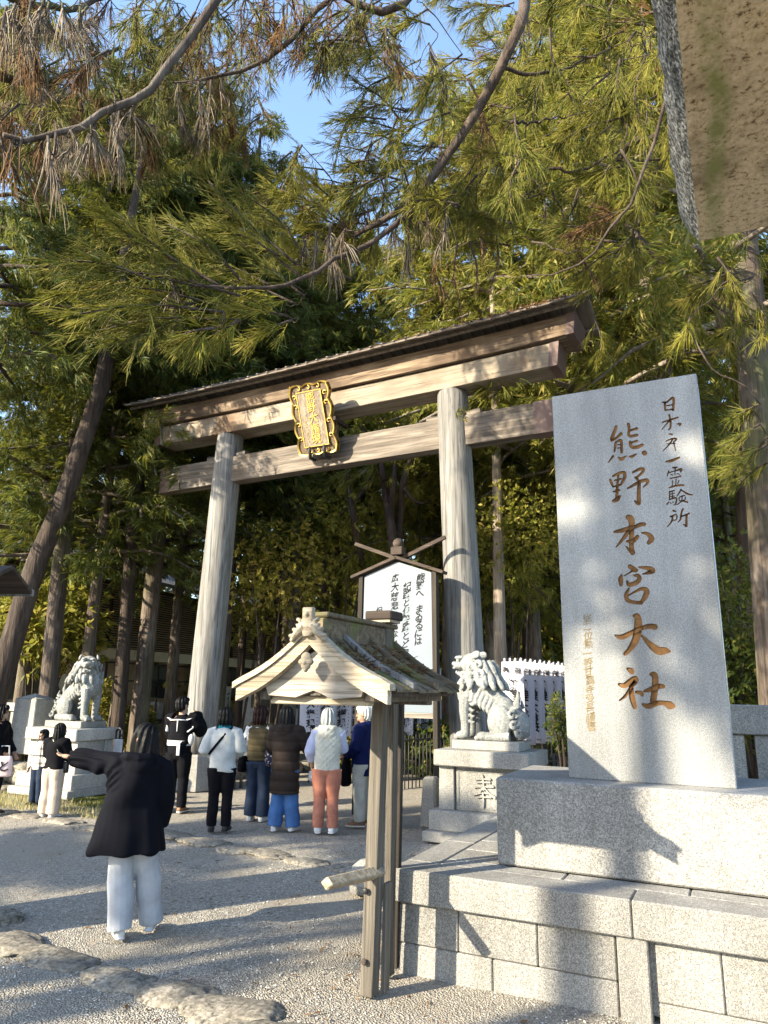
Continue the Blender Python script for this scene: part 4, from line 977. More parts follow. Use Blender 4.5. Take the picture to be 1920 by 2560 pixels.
# 1 pointing woman, close
S=person('long-haired woman in dark navy coat pointing with her left arm, nearest the camera',gp(338,2334),R_(44),1.53,'long',HAIRB,
  arms={'L':[(-.085,0,.795),(-.215,.075,.810),(-.335,.135,.828)],'R':[(.125,0,.79),(.150,.0,.64),(.135,.04,.50)]},
  legs={'L':[(-.052,0,.50),(-.068,.0,.28),(-.075,-.045,.05)],'R':[(.052,0,.50),(.06,.03,.28),(.07,.05,.05)]},headyaw=0.75,hx=(.022,.01),vox=0.0075,
  lean=lambda z:(-0.062*min(1,max(0,(z-.12)/.38)),0))
torso_garment(S,'coat',C_NAVYB,.380,.185,wid=1.22,dep=1.2,sl=1.16,hood=True,xh=-.035,wr=coatfold,vox=.009)
trousers(S,C_LGREY,(.070,.064,.060),.02,wr=folds(.005,5,5,3),vox=.009); shoes(S,SH_WHITE)
# 2 photographer in happi coat
S=person('man in dark festival coat with white sash raising a camera by the gate pillar',gp(436,2030),R_(18),1.66,'short',HAIRB,
  arms={'L':[(-.11,0,.805),(-.14,.06,.68),(-.02,.15,.80)],'R':[(.11,0,.805),(.175,.06,.70),(.075,.155,.83)]},headyaw=-0.45)
torso_garment(S,'festival_coat',C_BLACK,.50,.112,sl=1.25,slr=(.05,.05,.046)); trousers(S,C_BLACK,(.062,.05,.042)); shoes(S,SH_BROWN,SOLE)
H=S.H; q=MB()
for s in (-1,1): q.tube([S.L(s*.075,-.062,.80),S.L(s*.115,-.03,.82),S.L(s*.122,-.02,.73),S.L(s*.10,-.075,.70)],.016*H,n=6,flat=.5)
q.tube([S.L(-.08,-.076,.80),S.L(0,-.086,.803),S.L(.08,-.076,.80)],.006*H,n=6); q.tube([S.L(0,-.088,.80),S.L(0.003,-.092,.70)],.006*H,n=6); q.build('white_cord',C_WHITE,S.root,local=True)
q=MB(); q.loft([(S.L(0,0,z),.118*H,.092*H) for z in (.575,.58,.615,.62)],n=20); q.box(S.L(.03,-.098,.55),(.028*H,.012*H,.11*H)); q.ell(S.L(.115,-.03,.63),(.03*H,.025*H,.05*H)); q.build('white_sash',C_WHITE,S.root,local=True)
CM=S.root.matrix_basis.copy(); 
def wpos(S,p): return Matrix.Translation(S.root.location)@Matrix.Rotation(S.root.rotation_euler.z,4,'Z')@Vector(p)
c0=wpos(S,S.L(.05,.185,.835)); T_=thing('camera','black camera held up by the man in the festival coat','camera',c0,S.root.rotation_euler.z)
q=MB(); q.box((0,0,0.0),(.13,.06,.085),bev=.01); q.box((0,0,.052),(.05,.045,.03),bev=.006); q.build('camera_body',SH_BLACK,T_,local=True); q=MB(); q.tube([(0,.02,0),(0,.09,0)],[.035,.032],n=14); q.build('lens',IRON,T_,local=True)
# 3 white sweater
S=person('woman in white pullover with teal scarf and black trousers, seen from behind',gp(545,2078),R_(30),1.55,'bob',HAIRB,arms={'L':[(-.105,0,.80),(-.15,-.02,.655),(-.10,.09,.60)],'R':[(.105,0,.80),(.15,-.02,.655),(.10,.09,.61)]},headyaw=.1,nod=.1)
torso_garment(S,'pullover',C_OFFW,.475,.118,sl=1.12,wid=1.10,dep=1.1); trousers(S,C_BLACK,(.060,.048,.042)); shoes(S,SH_BLACK,sc=1.1)
q=MB(); q.loft([(S.L(0,-.004,z),a*S.H,b*S.H) for z,a,b in ((.825,.062,.056),(.84,.058,.056),(.865,.048,.05),(.87,.03,.03))],n=18); q.build('scarf',C_TEAL,S.root,local=True)
q=MB(); q.tube([S.L(.055,-.02,.838),S.L(.02,-.088,.79),S.L(-.05,-.093,.70),S.L(-.115,-.045,.62)],.011*S.H,n=6,flat=.4,up=(0,-1,.2)); q.build('bag_strap',C_BLACK,S.root,local=True)
# 4 olive vest
S=person('brown-haired woman in olive vest and dark jeans, left of the brown padded coat',gp(640,2052),R_(14),1.56,'fluffy',HAIRBR,arms={'L':[(-.105,0,.80),(-.135,-.01,.65),(-.13,.05,.52)],'R':[(.105,0,.80),(.13,.03,.66),(.08,.12,.66)]},headyaw=-.4)
torso_garment(S,'white_shirt',C_WHITE,.57,.08,sl=1.05,wid=.82,dep=.8,top=.82); torso_garment(S,'padded_vest',C_OLIVE,.52,.108,sleeves='none',wid=1.06,dep=1.12,wr=puffer(.010,.085)); trousers(S,C_DENIMD,(.064,.058,.058)); shoes(S,SH_WHITE)
B=thing('shoulder_bag','black shoulder bag hanging at the left hip of the woman in the olive vest','bag',wpos(S,S.L(-.15,.0,.50)),S.root.rotation_euler.z)
q=MB(); q.loft([((0,0,z),a,b) for z,a,b in ((-.13,.05,.10),(-.12,.065,.13),(.05,.06,.13),(.09,.03,.09))],n=16,power=3); q.build('bag_body',C_BLACK,B,local=True)
o=S.L(-.15,.0,.50); q=MB(); q.tube([S.L(-.15,.04,.55)-o,S.L(-.13,.03,.70)-o,S.L(-.09,-.01,.84)-o,S.L(-.125,-.07,.70)-o,S.L(-.15,-.04,.55)-o],.008,n=5); q.build('bag_strap',C_BLACK,B,local=True)
def patt():
    k=NT('navy_patterned_cloth'); c=k.ramp(k.vor(k.mapv((1,1,1.4)),26,'Distance'),[(0.0,(0.62,0.60,0.60)),(0.26,(0.62,0.60,0.60)),(0.30,(0.014,0.014,0.045))]); k.col(c); return k.m
B=thing('cloth_bag','navy bag with small white motifs carried between the vest and the brown coat','bag',wpos(S,S.L(.13,-.05,.60)),S.root.rotation_euler.z)
q=MB(); q.loft([((0,0,z),a,b) for z,a,b in ((-.19,.05,.04),(-.17,.085,.05),(.0,.085,.05),(.12,.06,.035),(.16,.03,.02))],n=14,power=2.6); q.build('bag_body',patt(),B,local=True)
q=MB(); q.tube([(-.04,0,.13),(-.03,.02,.25),(.0,.03,.31),(.03,.02,.25),(.04,0,.13)],.01,n=5); q.build('bag_strap',C_DENIMD,B,local=True)
# 5 brown padded coat
S=person('woman in long brown padded coat and blue jeans with one hand raised',gp(706,2076),R_(10),1.57,'long',HAIRB,arms={'L':[(-.11,0,.80),(-.15,.02,.66),(-.10,.12,.60)],'R':[(.11,0,.80),(.175,.03,.67),(.155,.17,.765)]},headyaw=-.55,
  legs={'L':[(-.052,0,.50),(-.055,.012,.28),(-.062,-.03,.05)],'R':[(.052,0,.50),(.06,.02,.28),(.08,.02,.05)]})
torso_garment(S,'padded_coat',C_BROWN,.295,.128,sl=1.2,wid=1.16,dep=1.2,hood=True,wr=puffer(.013,.125),vox=.011); trousers(S,C_DENIM,(.066,.062,.064),.02); shoes(S,SH_WHITE)
T_=thing('phone','mobile phone held up by the woman in the brown padded coat','phone',wpos(S,S.L(.15,.225,.80)),S.root.rotation_euler.z); q=MB(); q.box((0,0,0),(.075,.012,.15),bev=.005); q.build('phone_body',SH_BLACK,T_,local=True); q=MB(); q.box((0,-.0075,0),(.066,.003,.138)); q.build('screen',plain('phone_glass',(.02,.02,.025),.1),T_,local=True)
# 6 salmon trousers
S=person('grey-haired woman in cream quilted vest and salmon pink trousers, seen from behind',gp(812,2082),R_(24),1.56,'bob',HAIRG,arms={'L':[(-.105,0,.80),(-.14,-.01,.65),(-.135,.06,.52)],'R':[(.105,0,.80),(.125,.06,.67),(.05,.15,.68)]},headyaw=.35,nod=.15)
torso_garment(S,'sleeves_shirt',C_LAV,.57,.08,wid=.82,dep=.8,top=.82,sl=1.1,sleeves='threequarter'); torso_garment(S,'quilted_vest',C_CREAM,.50,.108,sleeves='none',wid=1.10,dep=1.15,hood=True,wr=quilt(.010,.075)); trousers(S,C_SALMON,(.068,.052,.046)); shoes(S,SH_WHITE,sc=1.15)
B=thing('plastic_bag','crumpled clear plastic bag in the hand of the woman in salmon trousers','bag',wpos(S,S.L(-.14,.09,.45)),S.root.rotation_euler.z); q=MB(); q.ell((0,0,-.02),(.05,.04,.07)); q.ell((.02,.02,-.07),(.045,.035,.05)); put('bag_body',remesh(q,.008,1,folds(.012,30,30)),plain('clear_plastic',(.55,.56,.58),.25),B)
# 7 navy jacket man
S=person('white-haired man in navy jacket and beige trousers, standing in profile behind the notice post',gp(903,2064),R_(102),1.60,'short',HAIRW,arms={'L':[(-.105,0,.80),(-.13,.03,.65),(-.06,.13,.58)],'R':[(.105,0,.80),(.135,.03,.65),(.06,.13,.585)]},headyaw=.1,nod=.12)
torso_garment(S,'jacket',C_NAVY,.41,.118,sl=1.2,wid=1.1,dep=1.2,hood=True,wr=folds(.008,6,4,5)); trousers(S,C_BEIGE,(.066,.058,.05)); shoes(S,SH_BROWN,SOLE)
B=thing('tote_bag','black bag hanging in front of the man in the navy jacket','bag',wpos(S,S.L(-.02,.14,.47)),S.root.rotation_euler.z); q=MB(); q.loft([((0,0,z),a,b) for z,a,b in ((-.24,.10,.045),(-.22,.13,.06),(.0,.12,.05),(.14,.09,.03))],n=14,power=3); q.build('bag_body',C_BLACK,B,local=True); q=MB(); q.tube([(-.06,0,.12),(-.03,.0,.2),(.03,0,.2),(.06,0,.12)],.008,n=5); q.build('bag_handle',C_BLACK,B,local=True)
# 8 girl
S=person('long-haired girl in black top and pinkish beige wide trousers, near the left pedestal',gp(120,2042),R_(10),1.27,'long',HAIRB,arms={'L':[(-.10,0,.80),(-.12,.0,.66),(-.06,.10,.60)],'R':[(.10,0,.80),(.14,.05,.66),(.10,.14,.60)]},headyaw=-.7,hx=(.02,.02))
torso_garment(S,'black_top',C_BLACK,.50,.115,sl=1.2,wid=1.08); trousers(S,C_TAN,(.078,.07,.068),.02); shoes(S,SH_WHITE,sc=1.1)
B=thing('small_purse','small black purse on a thin chain at the hip of the girl in black','bag',wpos(S,S.L(.12,.03,.53)),S.root.rotation_euler.z); q=MB(); q.loft([((0,0,z),a,b) for z,a,b in ((-.08,.05,.03),(-.07,.06,.035),(.06,.06,.035),(.07,.05,.03))],n=12,power=3.5); q.build('bag_body',SH_BLACK,B,local=True)
o=S.L(.12,.03,.53); q=MB(); q.tube([Vector((0,0,.06)),S.L(.09,-.07,.70)-o,S.L(.0,-.07,.83)-o],.005,n=5); q.build('chain',plain('pale_metal_chain',(.6,.55,.4),.4,metal=.6),B,local=True)
# 9 child
S=person('child with black bobbed hair in grey and cream plaid sweater and jeans, facing the viewer',gp(88,2012),R_(26+160),1.12,'bob',HAIRB,arms={'L':[(-.10,0,.79),(-.125,-.01,.64),(-.125,.03,.50)],'R':[(.10,0,.79),(.13,-.01,.64),(.15,.03,.50)]},headyaw=-.1)
torso_garment(S,'sweater',C_PLAID,.47,.118,sl=1.25,wid=1.12,dep=1.1); trousers(S,C_DENIMD,(.068,.056,.052)); shoes(S,SH_BLACK)
# 10 woman at the left edge
S=person('woman in dark coat cut off by the left edge, holding a pink bag',gp(-30,2035),R_(26+90-180),1.52,'bob',HAIRB,arms={'R':[(.105,0,.80),(.13,.02,.65),(.10,.12,.56)],'L':[(-.105,0,.80),(-.13,.02,.65),(-.12,.10,.55)]},headyaw=.1)
torso_garment(S,'coat',C_BLACK,.42,.12,sl=1.15); trousers(S,C_BLACK); shoes(S,SH_BLACK)
bp=atD(8,1912,math.hypot(*gp(-30,2035)[:2])-.25); B=thing('pink_bag','pale pink and white cloth bag with a black character, held at the left edge','bag',bp,R_(26+15))
q=MB(); q.loft([((0,0,z),a,.04) for z,a in ((-.16,.10),(-.14,.13),(.05,.125),(.12,.10))],n=14,power=3.2); q.build('bag_body',plain('pale_pink_cloth',(.66,.50,.50),.85),B,local=True)
q=MB(); q.tube([(-.07,0,.10),(-.05,0,.26),(.05,0,.26),(.07,0,.10)],.012,n=5); q.build('bag_handle',C_WHITE,B,local=True)
V,F=column('と',(0.02,-.044,-.01),(1,0,0),(0,0,1),(0,-1,0),.17,.1,.001,.004); q=MB(); q.add(V,F); q.build('lettering',INK,B,local=True)
# ================================================================== ground
def gravel_mat():
    k=NT('gravel'); v=k.mapv()
    c1=k.vor(v,74,'Color'); bw=k.n.new('ShaderNodeRGBToBW'); k.l.new(c1,bw.inputs[0])
    c=k.ramp(bw.outputs[0],[(0.15,(0.11,0.103,0.092)),(0.5,(0.285,0.262,0.225)),(0.8,(0.43,0.40,0.345)),(1.0,(0.58,0.54,0.47))])
    d=k.ramp(k.noise(v,0.55,6,0.62),[(0.40,0.0),(0.62,0.75)]); c=k.mix(d,c,(0.28,0.25,0.205))
    e=k.ramp(k.noise(v,1.6,5),[(0.55,0.0),(0.7,0.5)]); c=k.mix(e,c,(0.21,0.175,0.125))
    k.col(c); k.rough(0.9)
    h=k.vor(v,74,'Distance'); b=k.bump(h,0.9,0.02); k.bump(k.noise(v,9,5),0.5,0.03,b); return k.m
GRAVEL=gravel_mat()
NG=70; gx=np.concatenate([np.linspace(-260,-30,8),np.linspace(-28,14,NG),np.linspace(18,260,8)]); gy=np.concatenate([np.linspace(-120,-16,6),np.linspace(-14,30,NG),np.linspace(34,320,10)])
GX,GY=np.meshgrid(gx,gy,indexing='ij'); GZ=0.018*np.sin(GX*1.3+np.sin(GY*.9))*np.sin(GY*1.7+1)+0.010*np.sin(GX*3.1+GY*2.3)-0.022
nx,ny=len(gx),len(gy); V=np.stack([GX,GY,GZ],-1).reshape(-1,3); I=np.arange(nx*ny).reshape(nx,ny)
Fq=np.stack([I[:-1,:-1],I[1:,:-1],I[1:,1:],I[:-1,1:]],-1).reshape(-1,4)
struct(link('gravel_ground',np_mesh('gravel_ground',V,Fq,GRAVEL,smooth=True)))
def gz(x,y): return 0.018*math.sin(x*1.3+math.sin(y*.9))*math.sin(y*1.7+1)+0.010*math.sin(x*3.1+y*2.3)-0.022
def pebmat():
    k=NT('gravel_stones'); c=k.ramp(k.island(),[(0,(0.10,0.095,0.09)),(0.35,(0.27,0.25,0.22)),(0.7,(0.41,0.385,0.34)),(0.93,(0.46,0.44,0.40)),(1,(0.62,0.60,0.57))]); k.col(c); k.rough(0.9); return k.m
N=25000; r_=3.0+11.0*rng.random(N)**1.7; a_=YAW+R_(34)*(2*rng.random(N)-1)
px_=-np.sin(a_)*r_; py_=np.cos(a_)*r_
ok=~((px_>-2.28)&(py_>4.93)&(py_<7.3)); px_,py_=px_[ok],py_[ok]; N=len(px_)
pz=0.018*np.sin(px_*1.3+np.sin(py_*.9))*np.sin(py_*1.7+1)+0.010*np.sin(px_*3.1+py_*2.3)-0.022
oc=np.array([(1,0,0),(0,1,0),(-1,0,0),(0,-1,0),(0,0,1)],float)
s_=(0.0045+0.0055*rng.random(N)**2)[:,None]*(1+.5*(rng.random((N,3))-.5)); an=rng.random(N)*6.28; ca,sa=np.cos(an),np.sin(an)
P=oc[None]*s_[:,None,:]*np.array([1.25,1.0,0.75]); X=P[...,0]*ca[:,None]-P[...,1]*sa[:,None]; Y=P[...,0]*sa[:,None]+P[...,1]*ca[:,None]
Vp=np.stack([X+px_[:,None],Y+py_[:,None],P[...,2]+pz[:,None]],-1).reshape(-1,3)
tri=np.array([(0,1,4),(1,2,4),(2,3,4),(3,0,4)]); Fp=(tri[None]+5*np.arange(N)[:,None,None]).reshape(-1,3)
g=link('gravel_stones',np_mesh('gravel_stones',Vp,Fp,pebmat()),kind='stuff'); tag(g,'loose grey gravel stones scattered over the open forecourt','gravel')

# ================================================================== natural stones
def rock_mesh(sx,sy,sz,seed,sub=3,flat=0.0):
    bm=bmesh.new(); bmesh.ops.create_icosphere(bm,subdivisions=sub,radius=1.0)
    for v in bm.verts:
        p=v.co.copy(); n1=mnoise.noise(p*1.1+Vector((seed*3.1,seed,0)))*0.35+mnoise.noise(p*2.7+Vector((0,seed*2,seed)))*0.16+mnoise.noise(p*6+Vector((seed,0,0)))*0.10-0.10*max(0,0.12-abs(mnoise.noise(p*1.7+Vector((0,0,seed*5)))))/0.12
        p*=1+n1; p.x=math.copysign(abs(p.x)**0.8,p.x); p.y=math.copysign(abs(p.y)**0.8,p.y)
        if p.z>flat: p.z=flat+(p.z-flat)*0.42
        v.co=Vector((p.x*sx,p.y*sy,p.z*sz))
    me=bpy.data.meshes.new('rock'); bm.to_mesh(me); bm.free(); me.materials.append(ROCK); me.polygons.foreach_set('use_smooth',[True]*len(me.polygons)); return me
near=[(-5.62,4.42,.20,.14,'small pale stone at the left edge above the near row of flat stones'),(-5.02,4.05,.36,.20,'broad flat stone at the left end of the near stone row'),(-4.42,3.98,.34,.17,'rough low brown stone, second in the near stone row'),(-3.82,3.93,.29,.17,'smooth domed pale stone in the middle of the near stone row'),(-3.33,3.93,.28,.18,'pale stone right of the domed one in the near row'),(-2.86,3.90,.33,.20,'dark-topped rounded stone with a black shaded crown near the bottom edge'),(-2.42,3.72,.36,.2,'flat brown stone cut by the bottom edge of the view, left of the notice post')]
for i,(x,y,a,b,lab) in enumerate(near):
    o=link('border_stone',rock_mesh(a,b,0.125,i+1,4),loc=(x,y,-0.018)); o.rotation_euler=(0,0,random.uniform(-.25,.25)); tag(o,lab,'stone','flat stones in the near row')
far=[(-10.0,7.66,.34,'flat brown stone at the far left end of the middle stone row'),(-9.3,7.56,.30,'low tan stone in front of the shoes of the girl in black'),(-8.62,7.56,.40,'domed pale stone in the middle row left of the pointing woman'),(-7.9,7.4,.36,'grey stone of the middle row hidden behind the navy coat'),(-6.75,7.62,.46,'wide flat grey stone in front of the woman in the white pullover'),(-6.05,7.50,.36,'flat dark grey stone in the middle row, left of the cracked pale ones'),(-5.45,7.36,.28,'angular sunlit stone in the middle row in front of the brown coat'),(-4.98,7.34,.33,'square pale cracked stone in the middle row'),(-4.42,7.25,.27,'sunlit tan stone in the middle row left of the notice post'),(-3.85,7.25,.3,'low stone of the middle row beside the foot of the notice post')]
for i,(x,y,a,lab) in enumerate(far):
    o=link('border_stone',rock_mesh(a,0.17,0.08,i+21,4),loc=(x,y,-0.015)); o.rotation_euler=(0,0,random.uniform(-.15,.15)); tag(o,lab,'stone','flat stones in the middle row')
# rocks under the left fence
for i,(x,y,z,a,b,c,lab) in enumerate([(-12.35,9.05,.22,.42,.35,.36,'large mossy pale boulder under the stone fence at the left'),(-13.0,8.9,.1,.4,.3,.36,'sunlit boulder cut by the left edge below the fence'),(-11.75,9.35,.35,.38,.3,.28,'dark boulder directly under the square fence post'),(-12.75,9.4,.45,.5,.3,.25,'shaded flat boulder supporting the fence rail'),(-11.9,9.0,.02,.3,.25,.2,'small broken stone at the foot of the boulders at the left')]):
    o=link('boulder',rock_mesh(a,b,c,i+41),loc=(x,y,z)); tag(o,lab,'boulder','boulders under the left fence')
for i in range(9):
    p=atD(590+i*46,1900,16.0+i*.35); p.z=0.12
    o=link('edging_rock',rock_mesh(.30,.22,.22,i+61,2),loc=p); o.rotation_euler=(0,0,i*1.3); tag(o,['leftmost','second','third','fourth','fifth','sixth','seventh','eighth','last'][i]+' grey rock from the left in the edging behind the visitors','rock','edging rocks behind the visitors')

# left stone fence with square post
LF=thing('stone_fence','stone fence with a big square pointed post at the left edge, above boulders','stone fence',(-12.5,9.4,0.6))
q=MB(); q.box((-11.775,9.40,1.08),(0.60,0.42,0.96),bev=0.012,taper=0.94); vs=[(-12.058,9.202,1.56),(-11.492,9.202,1.56),(-11.492,9.598,1.56),(-12.058,9.598,1.56),(-11.775,9.40,1.655)]; q.add(vs,[(0,1,4),(1,2,4),(2,3,4),(3,0,4)]); q.build('gate_post',GRANP,LF)
q=MB(); q.box((-14.1,9.45,1.40),(4.1,0.24,0.15),bev=0.01); q.build('top_rail',GRANP,LF)
q=MB(); q.box((-14.1,9.45,0.66),(4.1,0.26,0.12),bev=0.01); q.build('bottom_rail',GRANP,LF)
for i in range(9):
    q=MB(); q.box((-12.25-i*0.36,9.45,1.02),(0.22,0.15,0.60),bev=0.008); q.build('fence_post',GRANP,LF)

# ================================================================== stone lantern whose cap hangs into the top right corner
LN=thing('stone_lantern','big weathered stone lantern whose mossy cap overhangs the top right corner','stone lantern',(0.72,0.72,0))
q=MB(); z0=2.75
prof=[(0.0,0.72,z0-0.0),]
def capring(h,z,up):      # square ring with upswept corners
    out=[]; 
    for i in range(32):
        t=i/8; k=int(t); f=t-k; c=[(-1,-1),(1,-1),(1,1),(-1,1)]; a,b=c[k%4],c[(k+1)%4]
        x=a[0]+(b[0]-a[0])*f; y=a[1]+(b[1]-a[1])*f; d=min(abs(x),abs(y)); out.append((0.72+x*h,0.72+y*h,z+up*(max(0,d-0.35)/0.65)**2))
    return out
rings=[capring(0.02,z0-0.03,0),capring(0.35,z0-0.02,0),capring(0.60,z0,0.0),capring(0.713,z0,0.0),capring(0.726,z0+0.02,0.01),capring(0.744,z0+0.07,0.03),capring(0.70,z0+0.11,0.05),capring(0.45,z0+0.28,0.02),capring(0.22,z0+0.42,0),capring(0.02,z0+0.44,0)]
vs=[p for r in rings for p in r]; fs=[]; mi=[]
for i in range(len(rings)-1):
    for j in range(32): fs.append((i*32+j,(i+1)*32+j,(i+1)*32+(j+1)%32,i*32+(j+1)%32)); mi.append(0 if i<3 else 1)
b0=len(q.f); q.add(vs,[f[::-1] for f in fs]); q.m=mi
cap=q.build('cap',[LANT,LANTE],LN); m=cap.modifiers.new('s','SUBSURF'); m.levels=m.render_levels=2; m.subdivision_type='SIMPLE'
tx=bpy.data.textures.new('rough','CLOUDS'); tx.noise_scale=0.05; d=cap.modifiers.new('d','DISPLACE'); d.texture=tx; d.strength=0.018; d.mid_level=0.5; d.texture_coords='LOCAL'
q=MB(); q.box((0.72,0.72,2.55),(0.62,0.62,0.42),bev=0.02); q.build('light_chamber',LANT,LN)
q=MB(); q.box((0.72,0.72,2.27),(0.95,0.95,0.16),bev=0.03); q.build('platform',LANT,LN)
q=MB(); q.tube([(0.72,0.72,0.3),(0.72,0.72,1.2),(0.72,0.72,2.2)],[0.24,0.20,0.24],n=20); q.build('shaft',LANT,LN)
q=MB(); q.box((0.72,0.72,0.15),(0.95,0.95,0.3),bev=0.03); q.build('base',LANT,LN)

# small roofed sign cut by the left edge
p=atD(-26,1448,7.2); LS=thing('roofed_sign','small brown gabled sign roof poking in at the left edge above the stone fence','sign',(p.x,p.y,0),R_(26))
for s in (-1,1):
    q=MB(); q.box((-.20+0*s,s*.20,p.z+.02),(0.80,0.44,0.035),M=Matrix.Rotation(-s*0.42,4,'X'),bev=0.005); q.build('roof_board',WOODD,LS,local=True)
    q=MB(); q.box((-.20,s*.40,p.z-.07),(0.82,0.03,0.06),bev=0.004); q.build('eave_board',WOODG,LS,local=True)
q=MB(); q.box((-.5,0,p.z/2),(.11,.11,p.z),bev=.006); q.build('post',WOODDZ,LS,local=True)
q=MB(); q.box((-.45,-.06,p.z-.45),(.55,.03,.5),bev=.004); q.build('board',WOODN,LS,local=True)

# ================================================================== banners
def jag(k): return random.Random(k)
lt_cache={}
def banner(px,D,zt,zb,wd,face,mirror,lab,group,seed):
    p=atD(px[0],px[1],D); rz_=face
    B=thing('votive_banner',lab,'banner',(p.x,p.y,0),rz_,group)
    q=MB(); n=10; vs=[];fs=[]; rr=jag(seed); ph=rr.uniform(0,6)
    for i in range(n+1):
        z=zt+(zb-zt)*i/n
        for j in range(5):
            x=-wd/2+wd*j/4; vs.append((x,0.015*math.sin(j*1.3+ph+z*2)*min(1,i/3),z))
    for i in range(n):
        for j in range(4): a=i*5+j; fs.append((a,a+5,a+6,a+1))
    q.add(vs,fs,smooth=True); o=q.build('cloth',CLOTHW,B,local=True); m=o.modifiers.new('s','SOLIDIFY'); m.thickness=.004
    sg=-1 if not mirror else -1
    k=wd/0.46
    V,F=column('熊野大権現',(0.02*k*(1 if not mirror else 1),-0.024,zt-0.42*(zt-zb)/1.6-0.02),(1,0,0),(0,0,1),(0,-1,0),0.205*k,0.215*(zt-zb)/1.6,0.001,0.006,0.04,mirror=mirror,seed=seed)
    V2,F2=column('奉' if mirror else '奉',(-0.13*k,-0.024,zt-0.16),(1,0,0),(0,0,1),(0,-1,0),0.15*k,.1,0.001,0.002,mirror=mirror,seed=seed+1); V3,F3=column('納',(0.12*k,-0.024,zt-0.16),(1,0,0),(0,0,1),(0,-1,0),0.15*k,.1,0.001,0.002,mirror=mirror,seed=seed+2)
    q=MB(); q.add(V,F); q.add(V2,F2); q.add(V3,F3)
    for i in range(14): q.box((-0.17*k*(1 if mirror else -1)+rr.uniform(-.01,.01),-0.024,zt-0.42-i*0.07),(0.035,0.002,0.012),M=Matrix.Rotation(rr.choice((0.1,1.4)),4,'Y'))
    for i in range(6): q.box((-.12+.05*i,-0.024,zb+0.07+rr.uniform(-.01,.01)),(0.022,0.002,0.02))
    q.build('lettering',INK,B,local=True,kind='stuff')
    q=MB(); q.tube([(-wd/2-.03,0.02,0),(-wd/2-.03,0.02,zt+.12)],.014,n=6); q.tube([(-wd/2-.05,0.02,zt+.04),(wd/2+.02,0.02,zt+.04)],.009,n=5); q.build('pole',IRON,B,local=True)
    for j in range(4):
        q=MB(); q.box((-wd/2+.06+j*(wd-.12)/3,.02,zt+.03),(.035,.03,.07),bev=.004); q.build('loop',CLOTHW,B,local=True)
    return B
ordn=['nearest and leftmost','second from the left','third from the left','fourth from the left','fifth from the left','last and rightmost']
for i in range(6):
    u=1282+i*25.5-i*i*0.4; D=13.6+i*0.42
    banner((u,1700),D,2.36,0.88,0.46,R_(26-26-14),True,'white banner with mirrored black characters behind the right lion dog, '+ordn[i],'mirrored banners behind the right lion dog',100+i*5)
lab2=['leftmost white banner, hanging above the raised hand of the brown coat','white banner directly behind the grey-haired woman','third white banner, just right of the grey-haired woman','white banner partly covered by the head of the white-haired man','white banner hidden behind the post of the notice roof','white banner just right of the notice post below the poem board','second white banner right of the notice post','third white banner right of the notice post','narrow overlapping white banner below the poem board, before the last','last white banner of the row, next to the right gate pillar']
us=[774,812,852,888,935,1014,1034,1052,1068,1084]
for i,u in enumerate(us):
    D=15.0+i*0.22; banner((u,1800),D,2.30,0.86,0.42 if i<5 else 0.40,R_(26-(5 if i<4 else 35)),False,lab2[i],'banners in a row behind the visitors',200+i*5)

# ================================================================== iron and bamboo fences
def picket(u0,D0,u1,D1,zt,n,lab,mat,r=0.012,name='iron_fence',pn='picket',rails=(0.15,0.9)):
    a=atD(u0,1800,D0);b=atD(u1,1800,D1); c=(a+b)/2
    Fn=thing(name,lab,'fence',(c.x,c.y,0))
    q=MB(); q.tube([(0,0,-.05),(0,0,zt)],r,n=6); me=q.mesh(pn,[mat])
    for i in range(n):
        p=a+(b-a)*(i/(n-1)); link(pn,me,Fn,loc=(p.x-c.x,p.y-c.y,0))
    for k in rails:
        q=MB(); q.tube([(a.x,a.y,zt*k),(b.x,b.y,zt*k)],r*1.1,n=6); q.build('rail',mat,Fn)
picket(985,14.2,1110,15.2,0.98,15,'black iron picket fence behind the notice post, below the banners',IRON)
picket(1318,11.6,1440,12.6,0.86,12,'black iron picket fence between the right pedestal and the monument',IRON,0.014)
picket(660,15.2,890,15.6,1.05,9,'thin dark rail fence behind the group of visitors',IRON,0.012)
picket(560,14.0,690,15.2,0.55,9,'low pale bamboo fence behind the white pullover woman',WOODN,0.03,'bamboo_fence','stake',(0.5,0.92))

# ================================================================== shop building
FA=atD(-150,1700,20.5); FB=atD(770,1700,38.0); FA.z=FB.z=0
fd=(FB-FA).normalized(); LEN=(FB-FA).length; rzf=math.atan2(fd.y,fd.x)
SB=thing('shop_building','long low shop with dark slatted upper wall and glass front behind the left trees','building',FA,rzf)
GLASS=plain('window_glass',(0.10,0.11,0.10),0.08,0.1); SHOPIN=plain('shop_inner_wall',(0.55,0.47,0.33),0.9,0.2,2); FASC=plain('cream_fascia',(0.55,0.51,0.40),0.7,0.1,3); FRM=plain('dark_window_frame',(0.05,0.045,0.04),0.5)
def sb(name,c,s,m,par=SB,bev=0.0,local=True):
    q=MB(); q.box(c,s,bev=bev); return q.build(name,m,par,local=True)
sb('back_wall',(LEN/2,3.2,2.4),(LEN,.2,4.8),SHOPIN); sb('floor_deck',(LEN/2,1.4,.24),(LEN,4.6,.5),GRANP)
sb('fascia',(LEN/2,-.05,2.78),(LEN,.3,.34),FASC); sb('upper_wall',(LEN/2,.3,4.05),(LEN,.2,2.2),WOODD)
